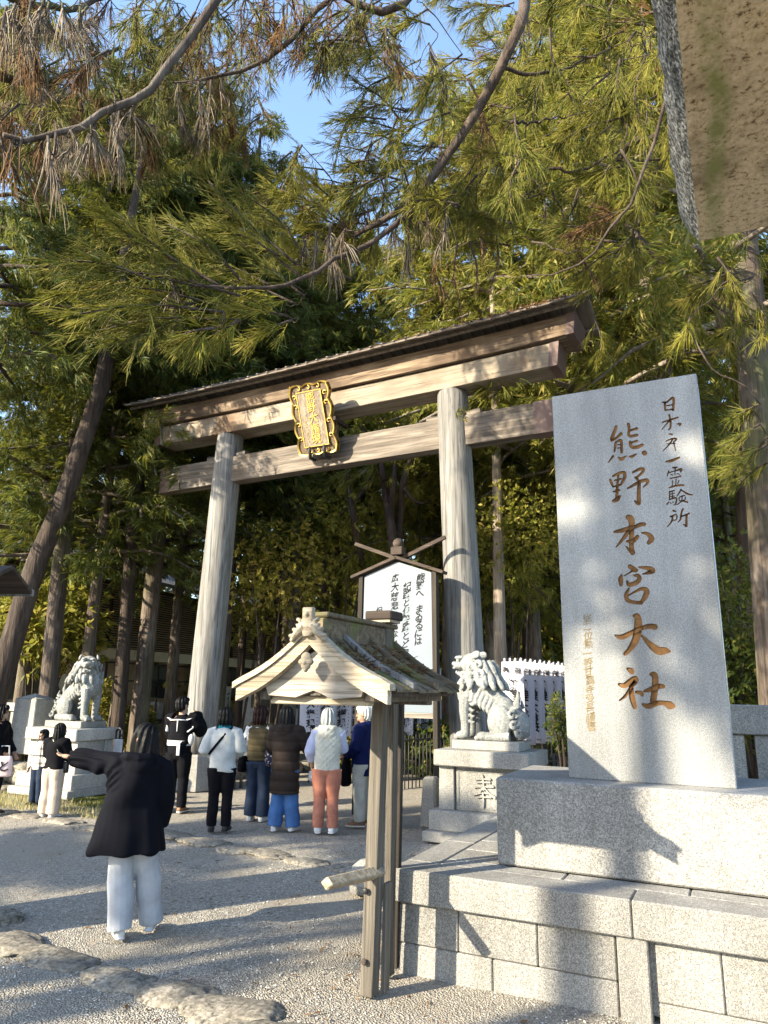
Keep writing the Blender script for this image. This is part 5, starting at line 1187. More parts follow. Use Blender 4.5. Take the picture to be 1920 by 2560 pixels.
q=MB(); q.add([(-.5,-1.1,5.05),(LEN+.5,-1.1,5.05),(LEN+.5,3.6,6.6),(-.5,3.6,6.6),(-.5,-1.1,5.17),(LEN+.5,-1.1,5.17),(LEN+.5,3.6,6.72),(-.5,3.6,6.72)],[(3,2,1,0),(4,5,6,7),(0,1,5,4),(1,2,6,5),(2,3,7,6),(3,0,4,7)]); q.build('roof',plain('brown_metal_roof',(.09,.085,.08),.6),SB,local=True)
q=MB()
for i in range(26): q.box((LEN/2,.12,3.02+i*.078),(LEN,.05,.034))
q.build('slats',WOODNX,SB,kind='stuff',local=True)
nb=int(LEN/1.9)
for i in range(nb+1):
    x=i*LEN/nb; sb('wall_post',(x,.05,1.7),(.12,.14,2.4),FRM); 
    sb('slat_batten',(x,.06,4.05),(.09,.09,2.1),WOODD)
    if i<nb:
        w_=LEN/nb; o=sb('window',(x+w_/2,.1,2.52),(w_-.12,.06,.06),FRM)
        sb('pane',(x+w_/2,.12,1.95),(w_-.14,.015,1.1),GLASS,o) if i%3==1 else None
        sb('transom',(x+w_/2,.1,1.95),(w_-.12,.06,.05),FRM,o); sb('mullion',(x+w_/2,.1,1.5),(.05,.06,2.0),FRM,o); sb('sill',(x+w_/2,.08,.58),(w_-.1,.10,.12),FRM,o)
for i,(x,z,c) in enumerate([(3.2,1.2,(.45,.10,.06)),(4.6,1.1,(.6,.6,.55)),(6.3,1.2,(.08,.10,.09)),(9.5,1.1,(.55,.42,.12)),(11,1.2,(.5,.5,.48)),(14,1.1,(.4,.12,.08)),(16,1.2,(.6,.5,.2))]):
    o=sb('display_shelf',(x,1.4,z-.3),(1.2,.5,.6),plain('display_%d'%i,c,.8)); 
sb('steps',(LEN*.55,-1.6,.12),(3.2,.9,.25),GRANP)
# hangings on the shop front
def onshop(u,v,off=0.35):
    d=ray(u,v); n=Vector((-fd.y,fd.x,0)); t=((FA-n*off-CAMP).dot(n))/(d.dot(n)); return CAMP+d*t
def hang(name,u,v,wd,hg,mat,lab,cat,deco=None):
    p=onshop(u,v); T=thing(name,lab,cat,p,rzf); q=MB(); q.box((0,0,0),(wd,.03,hg),bev=.004); q.build('panel',mat,T,local=True)
    if deco: deco(T)
    return T
CREAMC=plain('cream_sign_cloth',(.58,.55,.48),.9); RED=plain('red_print',(.55,.07,.03),.8); YEL=plain('yellow_cloth',(.60,.45,.05),.9)
def d1(T):
    q=MB(); q.tube([(0,-.018,.22),(0,-.022,.22)],.24,n=24,smooth=False); q.build('red_disc',RED,T,local=True); q=MB(); q.prism([(-.4,-.75),(.4,-.75),(.4,-.52),(.28,-.36),(.16,-.5),(.02,-.3),(-.16,-.52),(-.3,-.42),(-.4,-.55)],-.024,-.018); q.build('black_mountains',INK,T,local=True)
hang('shop_hanging',147,1688,.85,1.5,CREAMC,'cream hanging with a red disc over black hills beside the left lion dog','hanging',d1)
def shirt(T,m):
    q=MB(); q.prism([(-.2,-.32),(.2,-.32),(.2,.15),(.36,.0),(.44,.12),(.22,.32),(.08,.32),(0,.27),(-.08,.32),(-.22,.32),(-.44,.12),(-.36,0),(-.2,.15)],-.06,-.03); q.build('shirt_body',m,T,local=True)
for u,v,m,l in ((404,1722,INK,'black shirt hung in the shop front, left of the yellow one'),(421,1722,YEL,'yellow shirt hung in the shop front next to the gate pillar')):
    p=onshop(u,v); T=thing('hanging_shirt',l,'shirt',p,rzf,'shirts hung in the shop front'); shirt(T,m)
def d2(T):
    q=MB(); rr=random.Random(2)
    for i in range(5): 
        for k in range(2): q.box((rr.uniform(-.06,.06),-.018,.45-i*.16+rr.uniform(-.03,.03)),(.16,.006,.03),M=Matrix.Rotation(rr.choice((.2,1.5)),4,'Y'))
    q.ell((0,-.02,-.42),(.13,.01,.13)); q.build('marks',INK,T,local=True)
hang('vertical_sign',568,1764,.44,1.5,CREAMC,'pale vertical shop sign with dark marks between two trunks right of the gate pillar','sign',d2)
hang('paper_notice',674,1768,.42,.6,CREAMC,'small pale paper notice on the dark slatted wall','notice',None)
sign=thing('metal_stand','small grey information stand in front of the trunks beside the pointing woman','stand',atD(292,1895,14.0)*1.0); sign.location.z=0
q=MB(); q.box((0,0,.72),(.19,.04,.36),bev=.01); q.build('board',plain('grey_board',(.42,.43,.45),.6),sign,local=True); q=MB()
for s in (-1,1): q.tube([(s*.07,0,0),(s*.07,0,1.05)],.018,n=6)
q.tube([(-.07,0,1.04),(0,0,1.09),(.07,0,1.04)],.018,n=6); q.build('frame',IRON,sign,local=True)
WV=thing('parked_van','white van parked far behind the banners, partly hidden','van',atD(728,1800,27)*1.0,R_(20)); WV.location.z=0
q=MB(); q.box((0,0,1.05),(3.4,1.6,1.5),bev=.18); q.build('body',SH_WHITE,WV,local=True); q=MB(); q.box((0,-.802,1.35),(2.6,.02,.5),bev=.005); q.build('side_window',GLASS,WV,local=True)
for sx in (-1.1,1.1):
    for sy in (-.75,.75): q=MB(); q.tube([(sx,sy-.1,.32),(sx,sy+.1,.32)],.32,n=18,smooth=False); q.build('wheel',IRON,WV,local=True)

# dry grass at the left
NGb=5200; gxp=-13.5+5.4*rng.random(NGb); gyp=7.9+1.25*rng.random(NGb); ok=~((gxp>-11.5)&(gyp>8.82)); gxp,gyp=gxp[ok],gyp[ok]; n=len(gxp)
h=0.03+0.05*rng.random(n); a=rng.random(n)*6.28; dx,dy=np.cos(a)*.006,np.sin(a)*.006; lx_,ly_=(rng.random(n)-.5)*.06,(rng.random(n)-.5)*.06
V=np.stack([np.stack([gxp-dx,gyp-dy,-.02+0*h],-1),np.stack([gxp+dx,gyp+dy,-.02+0*h],-1),np.stack([gxp+lx_,gyp+ly_,h],-1)],1).reshape(-1,3)
g=link('dry_grass',np_mesh('dry_grass',V,np.arange(3*n).reshape(-1,3),leafmat('straw_grass',[(0,(.20,.19,.07)),(.6,(.38,.34,.17)),(1,(.50,.44,.26))],.3)),kind='stuff'); tag(g,'short dry yellowish grass in front of the left pedestal','grass')
n=5200; a=rng.random(n)*6.28; rr_=rng.random(n)**.5; mx_=-9.25+rr_*np.cos(a)*.75; my_=9.1+rr_*np.sin(a)*.5; h=.03+.05*rng.random(n)*(1-rr_)
dx,dy=np.cos(a*7)*.008,np.sin(a*7)*.008
V=np.stack([np.stack([mx_-dx,my_-dy,-.02+0*h],-1),np.stack([mx_+dx,my_+dy,-.02+0*h],-1),np.stack([mx_+dy*3,my_-dx*3,h],-1)],1).reshape(-1,3)
g=link('moss_patch',np_mesh('moss_patch',V,np.arange(3*n).reshape(-1,3),leafmat('moss',[(0,(.03,.05,.008)),(1,(.09,.11,.02))],.2)),kind='stuff'); tag(g,'dark green moss patch at the right foot of the left pedestal','moss')

# fallen leaves and twigs on the gravel
rr=random.Random(66); q=MB()
for k in range(900):
    a=YAW+R_(32)*rr.uniform(-1,1); d=3.2+9*rr.random()**1.4; x,y=-math.sin(a)*d,math.cos(a)*d
    if x>-2.35 and y>4.85: continue
    z=gz(x,y)+.008; t=rr.uniform(0,6.28); l=rr.uniform(.012,.035); w_=l*rr.uniform(.2,.5); c,s_=math.cos(t),math.sin(t)
    q.add([(x-c*l,y-s_*l,z),(x-s_*w_,y+c*w_,z+.006),(x+c*l,y+s_*l,z+.004),(x+s_*w_,y-c*w_,z+.002)],[(0,1,2,3)])
g=q.build('fallen_leaves',DEADR,kind='stuff'); tag(g,'small brown fallen leaves and twigs scattered on the gravel','leaves')
# ================================================================== foliage generators
def sprays(P,D,k,L,W,spread,rg):
    """P,D (n,3): k thin leaf blades fanned round each direction -> verts, quads"""
    n=len(P); Dn=D/np.linalg.norm(D,axis=1,keepdims=True)
    d=np.repeat(Dn,k,0)+spread*rg.normal(size=(n*k,3)); d/=np.linalg.norm(d,axis=1,keepdims=True)
    p=np.repeat(P,k,0)+0.12*L*rg.normal(size=(n*k,3)); l=L*(0.6+0.8*rg.random((n*k,1))); w=W*(0.6+0.8*rg.random((n*k,1)))
    s=np.cross(d,rg.normal(size=(n*k,3))); s/=np.linalg.norm(s,axis=1,keepdims=True)+1e-9
    m=p+d*l*0.45; tip=p+d*l; tip[:,2]-=0.12*l[:,0]
    V=np.stack([p,m+s*w,tip,m-s*w],1).reshape(-1,3); F=np.arange(n*k*4).reshape(-1,4); return V,F
def strands(stem,n,L,rad,spread,droop,rg,segs=3,fwd=0.9,t0=0.05):
    """rope-like cedar branchlets growing forward from a stem"""
    S=np.array(catmull(stem,24)); t=t0+(1-t0)*rg.random(n)**0.85; x=t*24; i=np.minimum(x.astype(int),23); f=(x-i)[:,None]
    P=S[i]*(1-f)+S[i+1]*f; T=S[i+1]-S[i]; T/=np.linalg.norm(T,axis=1,keepdims=True)
    d=T*fwd+spread*rg.normal(size=(n,3)); d/=np.linalg.norm(d,axis=1,keepdims=True)
    l=L*(0.55+0.75*rg.random((n,1)))*(1.1-0.45*t[:,None]); sx=np.cross(d,rg.normal(size=(n,3))); sx/=np.linalg.norm(sx,axis=1,keepdims=True)+1e-9; sy=np.cross(d,sx)
    bend=(T*0.5-d*0.15+sx*0.25*rg.normal(size=(n,1)))*l; R=[]
    for k in range(segs+1):
        s=k/segs; c=P+d*l*s+bend*(s*s)*0.55; c[:,2]-=droop*l[:,0]*s*s
        r=rad*(0.75+0.5*rg.random((n,1))) if k==0 else r
        rr=r*(1.0-0.75*s**2)
        for a in (0,2.094,4.189): R.append(c+(sx*math.cos(a)+sy*math.sin(a))*rr)
    m=3*(segs+1); V=np.stack(R,1).reshape(-1,3); q=[]
    for k in range(segs):
        for j in range(3): q.append((k*3+j,k*3+(j+1)%3,(k+1)*3+(j+1)%3,(k+1)*3+j))
    F=(np.array(q)[None]+m*np.arange(n)[:,None,None]).reshape(-1,4); return V,F
def cat(parts):
    V=[];F=[];o=0
    for v,f in parts: V.append(v);F.append(f+o);o+=len(v)
    return np.concatenate(V),np.concatenate(F)

# ---- cedar variants (unit: 16 m tree); trunk, limbs, foliage meshes are shared by the copies
def cedar_variant(seed,z0,rad,nl,nsp,leaf,bark,top=16.0,k=9,LL=0.21,WW=0.0120):
    rg=np.random.default_rng(seed); rr=random.Random(seed); tb=MB(); path=[];rd=[]
    wx,wy=rr.uniform(-.12,.12),rr.uniform(-.12,.12)
    for i in range(13):
        t=i/12; z=-0.2+top*t; path.append((wx*math.sin(t*3),wy*math.sin(t*2.4),z)); rd.append(0.25*(1-0.85*t)+(0.10 if i==0 else 0.0))
    tb.tube(path,rd,n=10); trunk=tb.mesh('trunk',[bark]); lb=MB(); P=[];D=[]
    for i in range(nl):
        f=(i+rr.random())/nl; z=z0+(top-z0)*f; a=i*2.4+rr.uniform(-.4,.4); ln=rad*(1-0.72*f)*rr.uniform(.55,1.15)+.3
        up=rr.uniform(-.1,.35); pts=[]
        for s in range(6):
            t=s/5; pts.append((math.cos(a)*ln*t,math.sin(a)*ln*t,z+ln*(up*t-0.42*t*t)+.06*math.sin(t*9+i)))
        lb.tube(pts,[.05*(1-.8*s/5)*(1.2-f)+.008 for s in range(6)],n=4)
        for q in range(nsp):
            t=0.18+0.82*rg.random()**0.7; x=t*5; j=min(int(x),4); g=x-j; p0,p1=np.array(pts[j]),np.array(pts[j+1])
            p=p0+(p1-p0)*g+rg.normal(size=3)*np.array([.16,.16,.13])*(0.6+ln*.25); d=(p1-p0)+np.array([0,0,-.12]); d=d/np.linalg.norm(d)+rg.normal(size=3)*.55
            for w_ in range(3): P.append(p+rg.normal(size=3)*.07); D.append(d+rg.normal(size=3)*.25)
    V,F=sprays(np.array(P),np.array(D),k,LL,WW,0.30,rg)
    return trunk,lb.mesh('limbs',[bark]),np_mesh('foliage',V,F,leaf)
VAR={'a':cedar_variant(1,7.4,2.9,60,34,LEAFM,BARK),'b':cedar_variant(2,8.0,2.5,52,34,LEAFD,BARKD),'c':cedar_variant(3,5.0,2.7,58,34,LEAFG,BARK),'d':cedar_variant(4,6.2,2.6,64,30,LEAFM,BARKD),'e':cedar_variant(5,6.6,3.2,56,30,LEAFN,BARKL),
     'f':cedar_variant(6,4.6,3.4,70,32,LEAFD,BARK),'h':cedar_variant(9,12.9,2.4,24,22,LEAFM,BARK,k=4,LL=.36,WW=.045),'o':cedar_variant(8,2.6,4.0,46,22,LEAFM,BARK,k=4,LL=.36,WW=.04)}  # 'h': high crown shaped to shade the monument from out of view
def cedar(x,y,h,r,var,lab,group='cedar trees of the grove',rz_=None,lean=(0,0),own=None,cw=1.0,ztop=None):
    T=thing('cedar_tree',lab,'tree',(x,y,0),0.0,group)
    tr,lb,fo=VAR[var]; s=h/16.0; z=rz_ if rz_ is not None else random.uniform(0,6.28)
    if own is not None:
        q=MB(); q.tube([(p[0]-x,p[1]-y,p[2]) for p in own[0]],own[1],n=14); q.build('trunk',own[2],T,local=True)
    else:
        o=link('trunk',tr,T); o.scale=(r/0.25,r/0.25,s); o.rotation_euler=(lean[0],lean[1],z)
    for nm,me in (('limbs',lb),('foliage',fo)):
        o=link(nm,me,T); o.scale=(s*cw,s*cw,s); o.rotation_euler=(lean[0],lean[1],z)
        if nm=='foliage': o['kind']='stuff'
    return T
def trunkpx(pts,D,r0,r1):
    P=[atD(u,v,D) for u,v in pts]; b=P[0]; d=(P[1]-P[0]); b=b+d*((-0.15-b.z)/d.z); P=[b]+P
    P=catmull(P,10); n=len(P); return [tuple(p) for p in P],[r0+(r1-r0)*i/(n-1)+(0.12*r0 if i==0 else 0) for i in range(n)]
def lead(label,pts,D,r0,r1,bark,var,h,cw=1.0,lean=(0,0),rz_=None):
    P,R=trunkpx(pts,D,r0,r1); top=P[-1]; base=P[0]
    # carry the trunk on up into the crown
    d=Vector(top)-Vector(P[-4]); d.normalize(); d=(d+Vector((0,0,2.5))).normalized()
    if top[2]<h:
        k=(h-top[2])/max(d.z,.3); P=P+[tuple(Vector(top)+d*k*t) for t in (.35,.7,1.0)]; R=R+[r1*.75,r1*.45,.04]
    lx=(P[-1][0]-base[0]); ly=(P[-1][1]-base[1]); ay=math.atan2(lx,h); ax=-math.atan2(ly,h)
    return cedar(base[0],base[1],h,r0,var,label,rz_=rz_,lean=(ax,ay),own=(P,R,bark),cw=cw)
lead('thick leaning pale-barked cedar at the left edge, above the stone fence',[(5,1690),(61,1500),(95,1400),(155,1260),(200,1130),(255,960)],15.0,.215,.17,BARKD,'b',15)
lead('dark straight cedar trunk right behind the square fence post',[(110,1860),(142,1500),(158,1350),(185,1150)],16.5,.19,.16,BARK,'b',17)
lead('slim brown cedar directly behind the left lion dog',[(180,1700),(196,1560),(210,1420)],21,.17,.13,BARK,'b',16)
lead('dark cedar with a short side branch between the left lion dog and the gate pillar',[(288,1885),(318,1500),(335,1250),(350,1050)],17.5,.17,.14,BARKD,'a',17)
lead('mossy cedar just left of the left gate pillar',[(338,1890),(378,1500),(410,1200),(440,950)],18.0,.22,.18,BARK,'b',18)
lead('stout mossy cedar just right of the left gate pillar',[(532,1860),(562,1560),(580,1300),(598,1080)],18.5,.20,.17,BARK,'b',18)
lead('slim dark cedar with a leafy twig, left of the notice roof',[(590,1870),(612,1500),(628,1250)],23,.14,.11,BARKD,'a',17)
lead('brown cedar trunk behind the white pullover woman',[(636,1890),(655,1600),(668,1300)],21,.13,.11,BARK,'a',16)
lead('cedar trunk behind the left slope of the notice roof',[(708,1800),(718,1500),(728,1200)],25,.17,.13,BARKD,'e',17)
lead('thick pale-flecked cedar behind the notice roof gable',[(722,1810),(735,1500),(748,1200)],20,.20,.14,BARKL,'d',14)
lead('dark slanting cedar seen above the notice roof ridge',[(835,1700),(842,1450),(846,1200)],24,.24,.17,BARKD,'c',15)
lead('pale-barked cedar with bare dead twigs right of the right gate pillar',[(1224,1700),(1226,1560),(1224,1400)],22,.19,.14,BARKL,'a',16)
lead('dark cedar trunk behind the right lion dog',[(1268,1750),(1270,1550),(1272,1350)],24,.18,.13,BARKD,'b',17)
lead('sunlit slim cedar trunk behind the mirrored banners',[(1318,1720),(1318,1500),(1316,1250)],26,.17,.12,BARKL,'e',17)
lead('thick grey cedar trunk rising behind the top of the monument',[(1672,1900),(1655,1300),(1640,900),(1632,760)],13.5,.33,.27,BARK,'a',18,cw=1.1)
lead('pale cedar trunk beside the thick one behind the monument',[(1610,1900),(1604,1200),(1598,850)],17,.17,.13,BARKL,'e',17)
lead('large sunlit cedar at the right edge of the view',[(1960,1900),(1905,1150),(1880,850),(1868,700)],11.5,.29,.22,BARK,'e',17,cw=1.1)
lead('dark cedar standing between the monument and the right edge',[(1880,1800),(1868,1350),(1856,1000)],15,.23,.17,BARKD,'b',18)
# crooked leafless tree behind the poem board
CT=thing('crooked_tree','dark crooked many-stemmed tree rising behind the poem board','tree',atD(985,1700,16.5)*1.0); CT.location.z=0
q=MB(); D_=16.5
for pts,r in (([(985,1850),(985,1500),(985,1380),(968,1250),(955,1180),(930,1120),(900,1060)],.16),([(990,1400),(1000,1290),(1010,1200),(1040,1120),(1065,1060)],.12),([(975,1300),(985,1200),(990,1100),(985,1000)],.09),([(940,1150),(925,1200),(890,1250),(850,1290)],.06),([(1010,1220),(1035,1250),(1060,1260)],.05),([(960,1200),(948,1100),(960,1000),(955,900)],.07),([(900,1400),(885,1300),(870,1200),(880,1100)],.10)):
    P=catmull([atD(u,v,D_+.3*math.sin(u)) for u,v in pts],14); q.tube([tuple(p) for p in P],[r*(1-.65*i/14) for i in range(15)],n=8)
q.build('trunk',BARKD,CT)
P=[];Dd=[]; rg=np.random.default_rng(77)
for (u,v,s) in ((900,1050,40),(1060,1050,50),(985,1000,50),(850,1290,40),(955,900,60),(880,1100,50),(1000,1150,40)):
    for k in range(60):
        p=atD(u+rg.normal()*s,v+rg.normal()*s*.8,D_+rg.normal()*.5); P.append(p); Dd.append(rg.normal(size=3))
V,F=sprays(np.array(P),np.array(Dd),5,.16,.03,.6,rg); V-=np.array(CT.location); o=link('foliage',np_mesh('foliage',V,F,LEAFG),CT,kind='stuff')

# grove behind, random cedars: alike ones share the label of their group
rr=random.Random(21); pts_=[]
def ok_(x,y,dm):
    return all((x-a)**2+(y-b)**2>dm*dm for a,b in pts_)
cnt=0; tries=0
LABS={'a':'tall cedar of the dense grove behind the gate, crown lost among its neighbours','b':'dark-crowned tall cedar in the shaded grove behind','c':'yellow-green cedar of the sunlit far grove','d':'cedar of the far grove with foliage low on its trunk','e':'pale-trunked cedar in the grove behind','f':'bushy dark cedar of the grove behind'}
while cnt<78 and tries<4000:
    tries+=1; u=rr.uniform(-250,2150); D=rr.uniform(24,50) if u<640 else rr.uniform(19,48)
    if 640<u<1060 and D<27: continue
    p=atD(u,1700,D)
    if u<800:
        q_=(p-FA); sd_=q_.x*(-fd.y)+q_.y*fd.x; al_=q_.x*fd.x+q_.y*fd.y
        if sd_<5.5 and -2<al_<LEN+1: continue
    if not ok_(p.x,p.y,2.3): continue
    pts_.append((p.x,p.y)); cnt+=1
    h=rr.uniform(13,18)
    if 620<u<1060: h=rr.uniform(11,14)
    if u<300: h=rr.uniform(10,15)
    v_=rr.choice('abcdef' if u>1000 else 'aacdde')
    cedar(p.x,p.y,h,rr.uniform(.13,.23),v_,LABS[v_],'background cedars '+v_,cw=rr.uniform(.75,1.0))
# far wood and undergrowth that read as one mass
def mass(name,lab,cat_,n,us,Ds,zs,mat,L,W,k,clump,seed,hf=None):
    rg=np.random.default_rng(seed); P=[]
    for c in range(n):
        u=rg.uniform(*us); D=rg.uniform(*Ds); b=atD(u,1700,D); zt=zs[1] if hf is None else hf(u)
        z=rg.uniform(zs[0],zt); q=rg.normal(size=(clump,3))*np.array([1.1,1.1,.7]); P.append(np.array([b.x,b.y,z])+q)
    P=np.concatenate(P); P[:,2]=np.abs(P[:,2]); V,F=sprays(P,rg.normal(size=P.shape)+np.array([0,0,-.2]),k,L,W,.8,rg)
    o=link(name,np_mesh(name,V,F,mat),kind='stuff'); return tag(o,lab,cat_)
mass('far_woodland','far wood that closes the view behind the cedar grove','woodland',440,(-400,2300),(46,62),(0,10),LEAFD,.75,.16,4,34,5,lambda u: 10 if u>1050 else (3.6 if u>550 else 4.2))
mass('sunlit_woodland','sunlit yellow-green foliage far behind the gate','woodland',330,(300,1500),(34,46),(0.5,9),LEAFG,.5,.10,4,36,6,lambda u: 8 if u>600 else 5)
mass('undergrowth','dark low undergrowth between the trunks of the grove','undergrowth',150,(900,2200),(19,40),(0,2.2),LEAFD,.34,.07,4,34,7)
# shrubs
def shrub(label,u,v,D,r,h,mat,n,seed,zc=None,L=.14,W=.03,nm='shrub',cat_='shrub'):
    b=atD(u,v,D); T=thing(nm,label,cat_,(b.x,b.y,0)); rg=np.random.default_rng(seed); zc=b.z if zc is None else zc
    q=rg.normal(size=(n,3)); q/=np.linalg.norm(q,axis=1,keepdims=True); q*= (rg.random((n,1))**.45)
    P=np.stack([q[:,0]*r,q[:,1]*r,np.maximum(zc+q[:,2]*h,.05)],-1); P+=rg.normal(size=P.shape)*r*.12
    V,F=sprays(P,q+np.array([0,0,.2]),5,L,W,.7,rg); link('foliage',np_mesh('foliage',V,F,mat),T,kind='stuff')
    m=MB()
    for k in range(3 if nm=='maple_tree' else 7): a=k*.9+seed; m.tube([(0.05*math.cos(a),.05*math.sin(a),-.05),(r*.3*math.cos(a),r*.3*math.sin(a),zc*.6),(r*.7*math.cos(a),r*.7*math.sin(a),zc+h*.4)],[.03,.02,.006],n=5)
    m.build('stems',BARKD,T,local=True); return T
shrub('dark green shrub in front of the mirrored banners, left of the monument',1412,1800,11.5,.30,.42,LEAFD,420,1,L=.07,W=.011)
shrub('yellow-green leafy shrub between the leaning cedar and its dark neighbour',120,1560,18.5,1.3,.95,LEAFG,900,2,L=.2,W=.045)
shrub('green shrub in front of the shop front beside the left gate pillar',330,1810,19.5,.5,.45,LEAFM,420,3)
shrub('green bush behind the left lion dog',250,1760,20,.5,.6,LEAFG,300,4)
shrub('sunlit bush beside the banners behind the grey-haired woman',890,1850,17.0,.8,.45,LEAFG,500,5)
shrub('low dark bush behind the black iron fence right of the notice post',1060,1860,16.6,.9,.5,LEAFD,700,6)
shrub('tall dark evergreen shrub right of the monument below the big cedar',1850,1520,12.5,.8,1.1,LEAFD,650,7,L=.11,W=.02)
shrub('dark shrub behind the stone fence right of the monument',1800,1720,12.5,.9,.9,LEAFD,900,8)
shrub('bright green leafy bush in the grove right of the right gate pillar',1262,1420,19,1.1,1.6,LEAFM,1100,9)

LEAFA=leafmat('autumn_yellow_foliage',[(0.0,(0.20,0.20,0.03)),(0.5,(0.38,0.33,0.06)),(1.0,(0.48,0.36,0.12))],0.55)
for k,(lab,u,v,D,r,h,m_,n) in enumerate([('young yellow-leaved maple between the left gate pillar and the notice roof',690,1430,17,1.4,1.1,LEAFA,520),('yellow-green maple behind the left edge of the poem board',850,1330,18,1.5,1.3,LEAFG,620),
  ('small sunlit maple left of the notice roof ridge',610,1520,20,1.2,.9,LEAFG,420),('sunlit green maple between the right gate pillar and the monument',1290,1330,16.5,1.2,1.2,LEAFG,560),('bright yellow maple low behind the poem board',760,1560,21,1.4,.9,LEAFA,480),('pale green maple crown seen under the tie beam beside the right pillar',1050,1180,18.5,1.2,1.0,LEAFG,460)]):
    shrub(lab,u,v,D,r,h,m_,n,80+k,L=.12,W=.028,nm='maple_tree',cat_='tree')
# ================================================================== near cedars whose boughs hang into the view
def px3(pts,D): 
    return [tuple(atD(u,v,D if not hasattr(D,'__len__') else D[i])) for i,(u,v) in enumerate(pts)]
def near_tree(name_label,loc,h,r,specs,limbs,seed):
    T=thing('cedar_tree',name_label,'tree',loc); rg=np.random.default_rng(seed)
    q=MB(); q.tube([(loc[0],loc[1],-.1),(loc[0]+.05,loc[1],h*.3),(loc[0]-.05,loc[1]+.1,h*.7),(loc[0],loc[1],h)],[r*1.25,r,r*.7,.05],n=14); q.build('trunk',BARK,T)
    q=MB()
    for P,r0,r1 in limbs:
        C=catmull(P,16); q.tube([tuple(p+rg.normal(size=3)*.012) for p in C],[r0+(r1-r0)*i/16 for i in range(17)],n=7)
    # every spray hangs from a twig that leads back to the nearest limb or spray
    pool=[]
    for P,r0,r1 in limbs: pool+= [np.array(p) for p in catmull(P,24)]
    pool=[p for p in pool]; nl=len(pool); base=np.array(pool)
    dist=[float(np.min(np.linalg.norm(base-np.array(sp[0][0]),axis=1))) for sp in specs]
    for i in np.argsort(dist):
        b=np.array(specs[i][0][0]); A=np.array(pool); dd=np.linalg.norm(A-b,axis=1); j=int(np.argmin(dd)); a=A[j]
        if dd[j]>.06:
            mid=(a+b)/2+np.array([rg.normal()*.06,rg.normal()*.06,-.06*dd[j]+rg.normal()*.03])
            r_=min(.014,.006+.006*dd[j]); q.tube([tuple(p) for p in catmull([a,(a+mid)/2+rg.normal(size=3)*.02,mid,(mid+b)/2+rg.normal(size=3)*.02,b],9)],[r_*(.85-.4*t/9) for t in range(10)],n=4)
        for p in specs[i][0][:2]: pool.append(np.array(p))
    groups={'green':[], 'sun':[], 'dead':[], 'rust':[]}
    for stem,n,L,kind,spread,droop in specs:
        C=np.array(catmull(stem,8)); q.tube([tuple(p) for p in C],[.011*(1-.7*i/8)+.002 for i in range(9)],n=4)
        if kind in ('dead','rust') and droop>.5: groups[kind].append(strands(stem,n,L,.0046,spread,droop,rg,3)); continue
        ln=np.linalg.norm(C[-1]-C[0]); m=12
        for b in range(m):
            t=.10+.90*(b+rg.random())/m; x=min(t*8,7.99); i=int(x); p=C[i]+(C[i+1]-C[i])*(x-i); T_=(C[i+1]-C[i]); T_/=np.linalg.norm(T_)
            d=T_*.95+rg.normal(size=3)*spread*.95; d/=np.linalg.norm(d); l=min(ln,.9)*(.24+.26*rg.random())*(1.2-.5*t)
            g1=p+d*l*.5+np.array([0,0,-.02]); g2=p+d*l*.9+T_*l*.15+np.array([0,0,-droop*l*.6])
            groups[kind].append(strands([p,g1,g2],max(8,int(n*1.45/m)),L*(.50+.22*rg.random()),.0034 if kind in('green','sun') else .0034,.30,droop*.8,rg,2,t0=.0))
    q.build('limbs',BARKD if seed==51 else BARK,T)
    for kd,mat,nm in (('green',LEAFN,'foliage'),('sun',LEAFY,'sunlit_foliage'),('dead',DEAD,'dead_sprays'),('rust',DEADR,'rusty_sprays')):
        if groups[kd]:
            V,F=cat(groups[kd]); V-=np.array(loc); o=link('foliage' if kd in('green','sun') else nm,np_mesh(nm,V,F,mat,smooth=True),T,kind='stuff')
    return T
rr=random.Random(31)
def fan(u0,v0,u1,v1,D,n=170,L=.26,kind='green',spread=.42,droop=.12,curve=0.12):
    """one drooping spray: stem in photo pixels from base to tip, at distance D, with depth"""
    dx,dy=u1-u0,v1-v0; mx,my=(u0+u1)/2-dy*curve*rr.choice((-1,1)),(v0+v1)/2+dx*curve*.5
    d0=D+rr.uniform(-.25,.25)
    return (px3([(u0,v0),(mx,my),(u1,v1)],[d0,d0+rr.uniform(-.15,.15),d0+rr.uniform(-.3,.3)]),n,L,kind,spread,droop)
right=[]; left=[]
# the three light green fans, left of centre
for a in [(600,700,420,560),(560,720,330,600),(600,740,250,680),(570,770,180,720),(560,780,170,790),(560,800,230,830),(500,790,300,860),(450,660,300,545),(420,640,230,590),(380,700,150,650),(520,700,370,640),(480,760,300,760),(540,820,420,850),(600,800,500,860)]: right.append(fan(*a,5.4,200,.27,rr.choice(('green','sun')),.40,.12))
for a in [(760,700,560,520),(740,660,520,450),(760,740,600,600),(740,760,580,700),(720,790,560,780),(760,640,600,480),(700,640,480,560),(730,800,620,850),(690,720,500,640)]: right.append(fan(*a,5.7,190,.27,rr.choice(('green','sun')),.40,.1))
for a in [(900,600,720,500),(880,580,690,470),(880,640,660,560),(900,660,720,620),(860,560,760,440),(920,620,780,560),(880,700,740,660)]: right.append(fan(*a,6.2,170,.28,'sun',.42,.12))
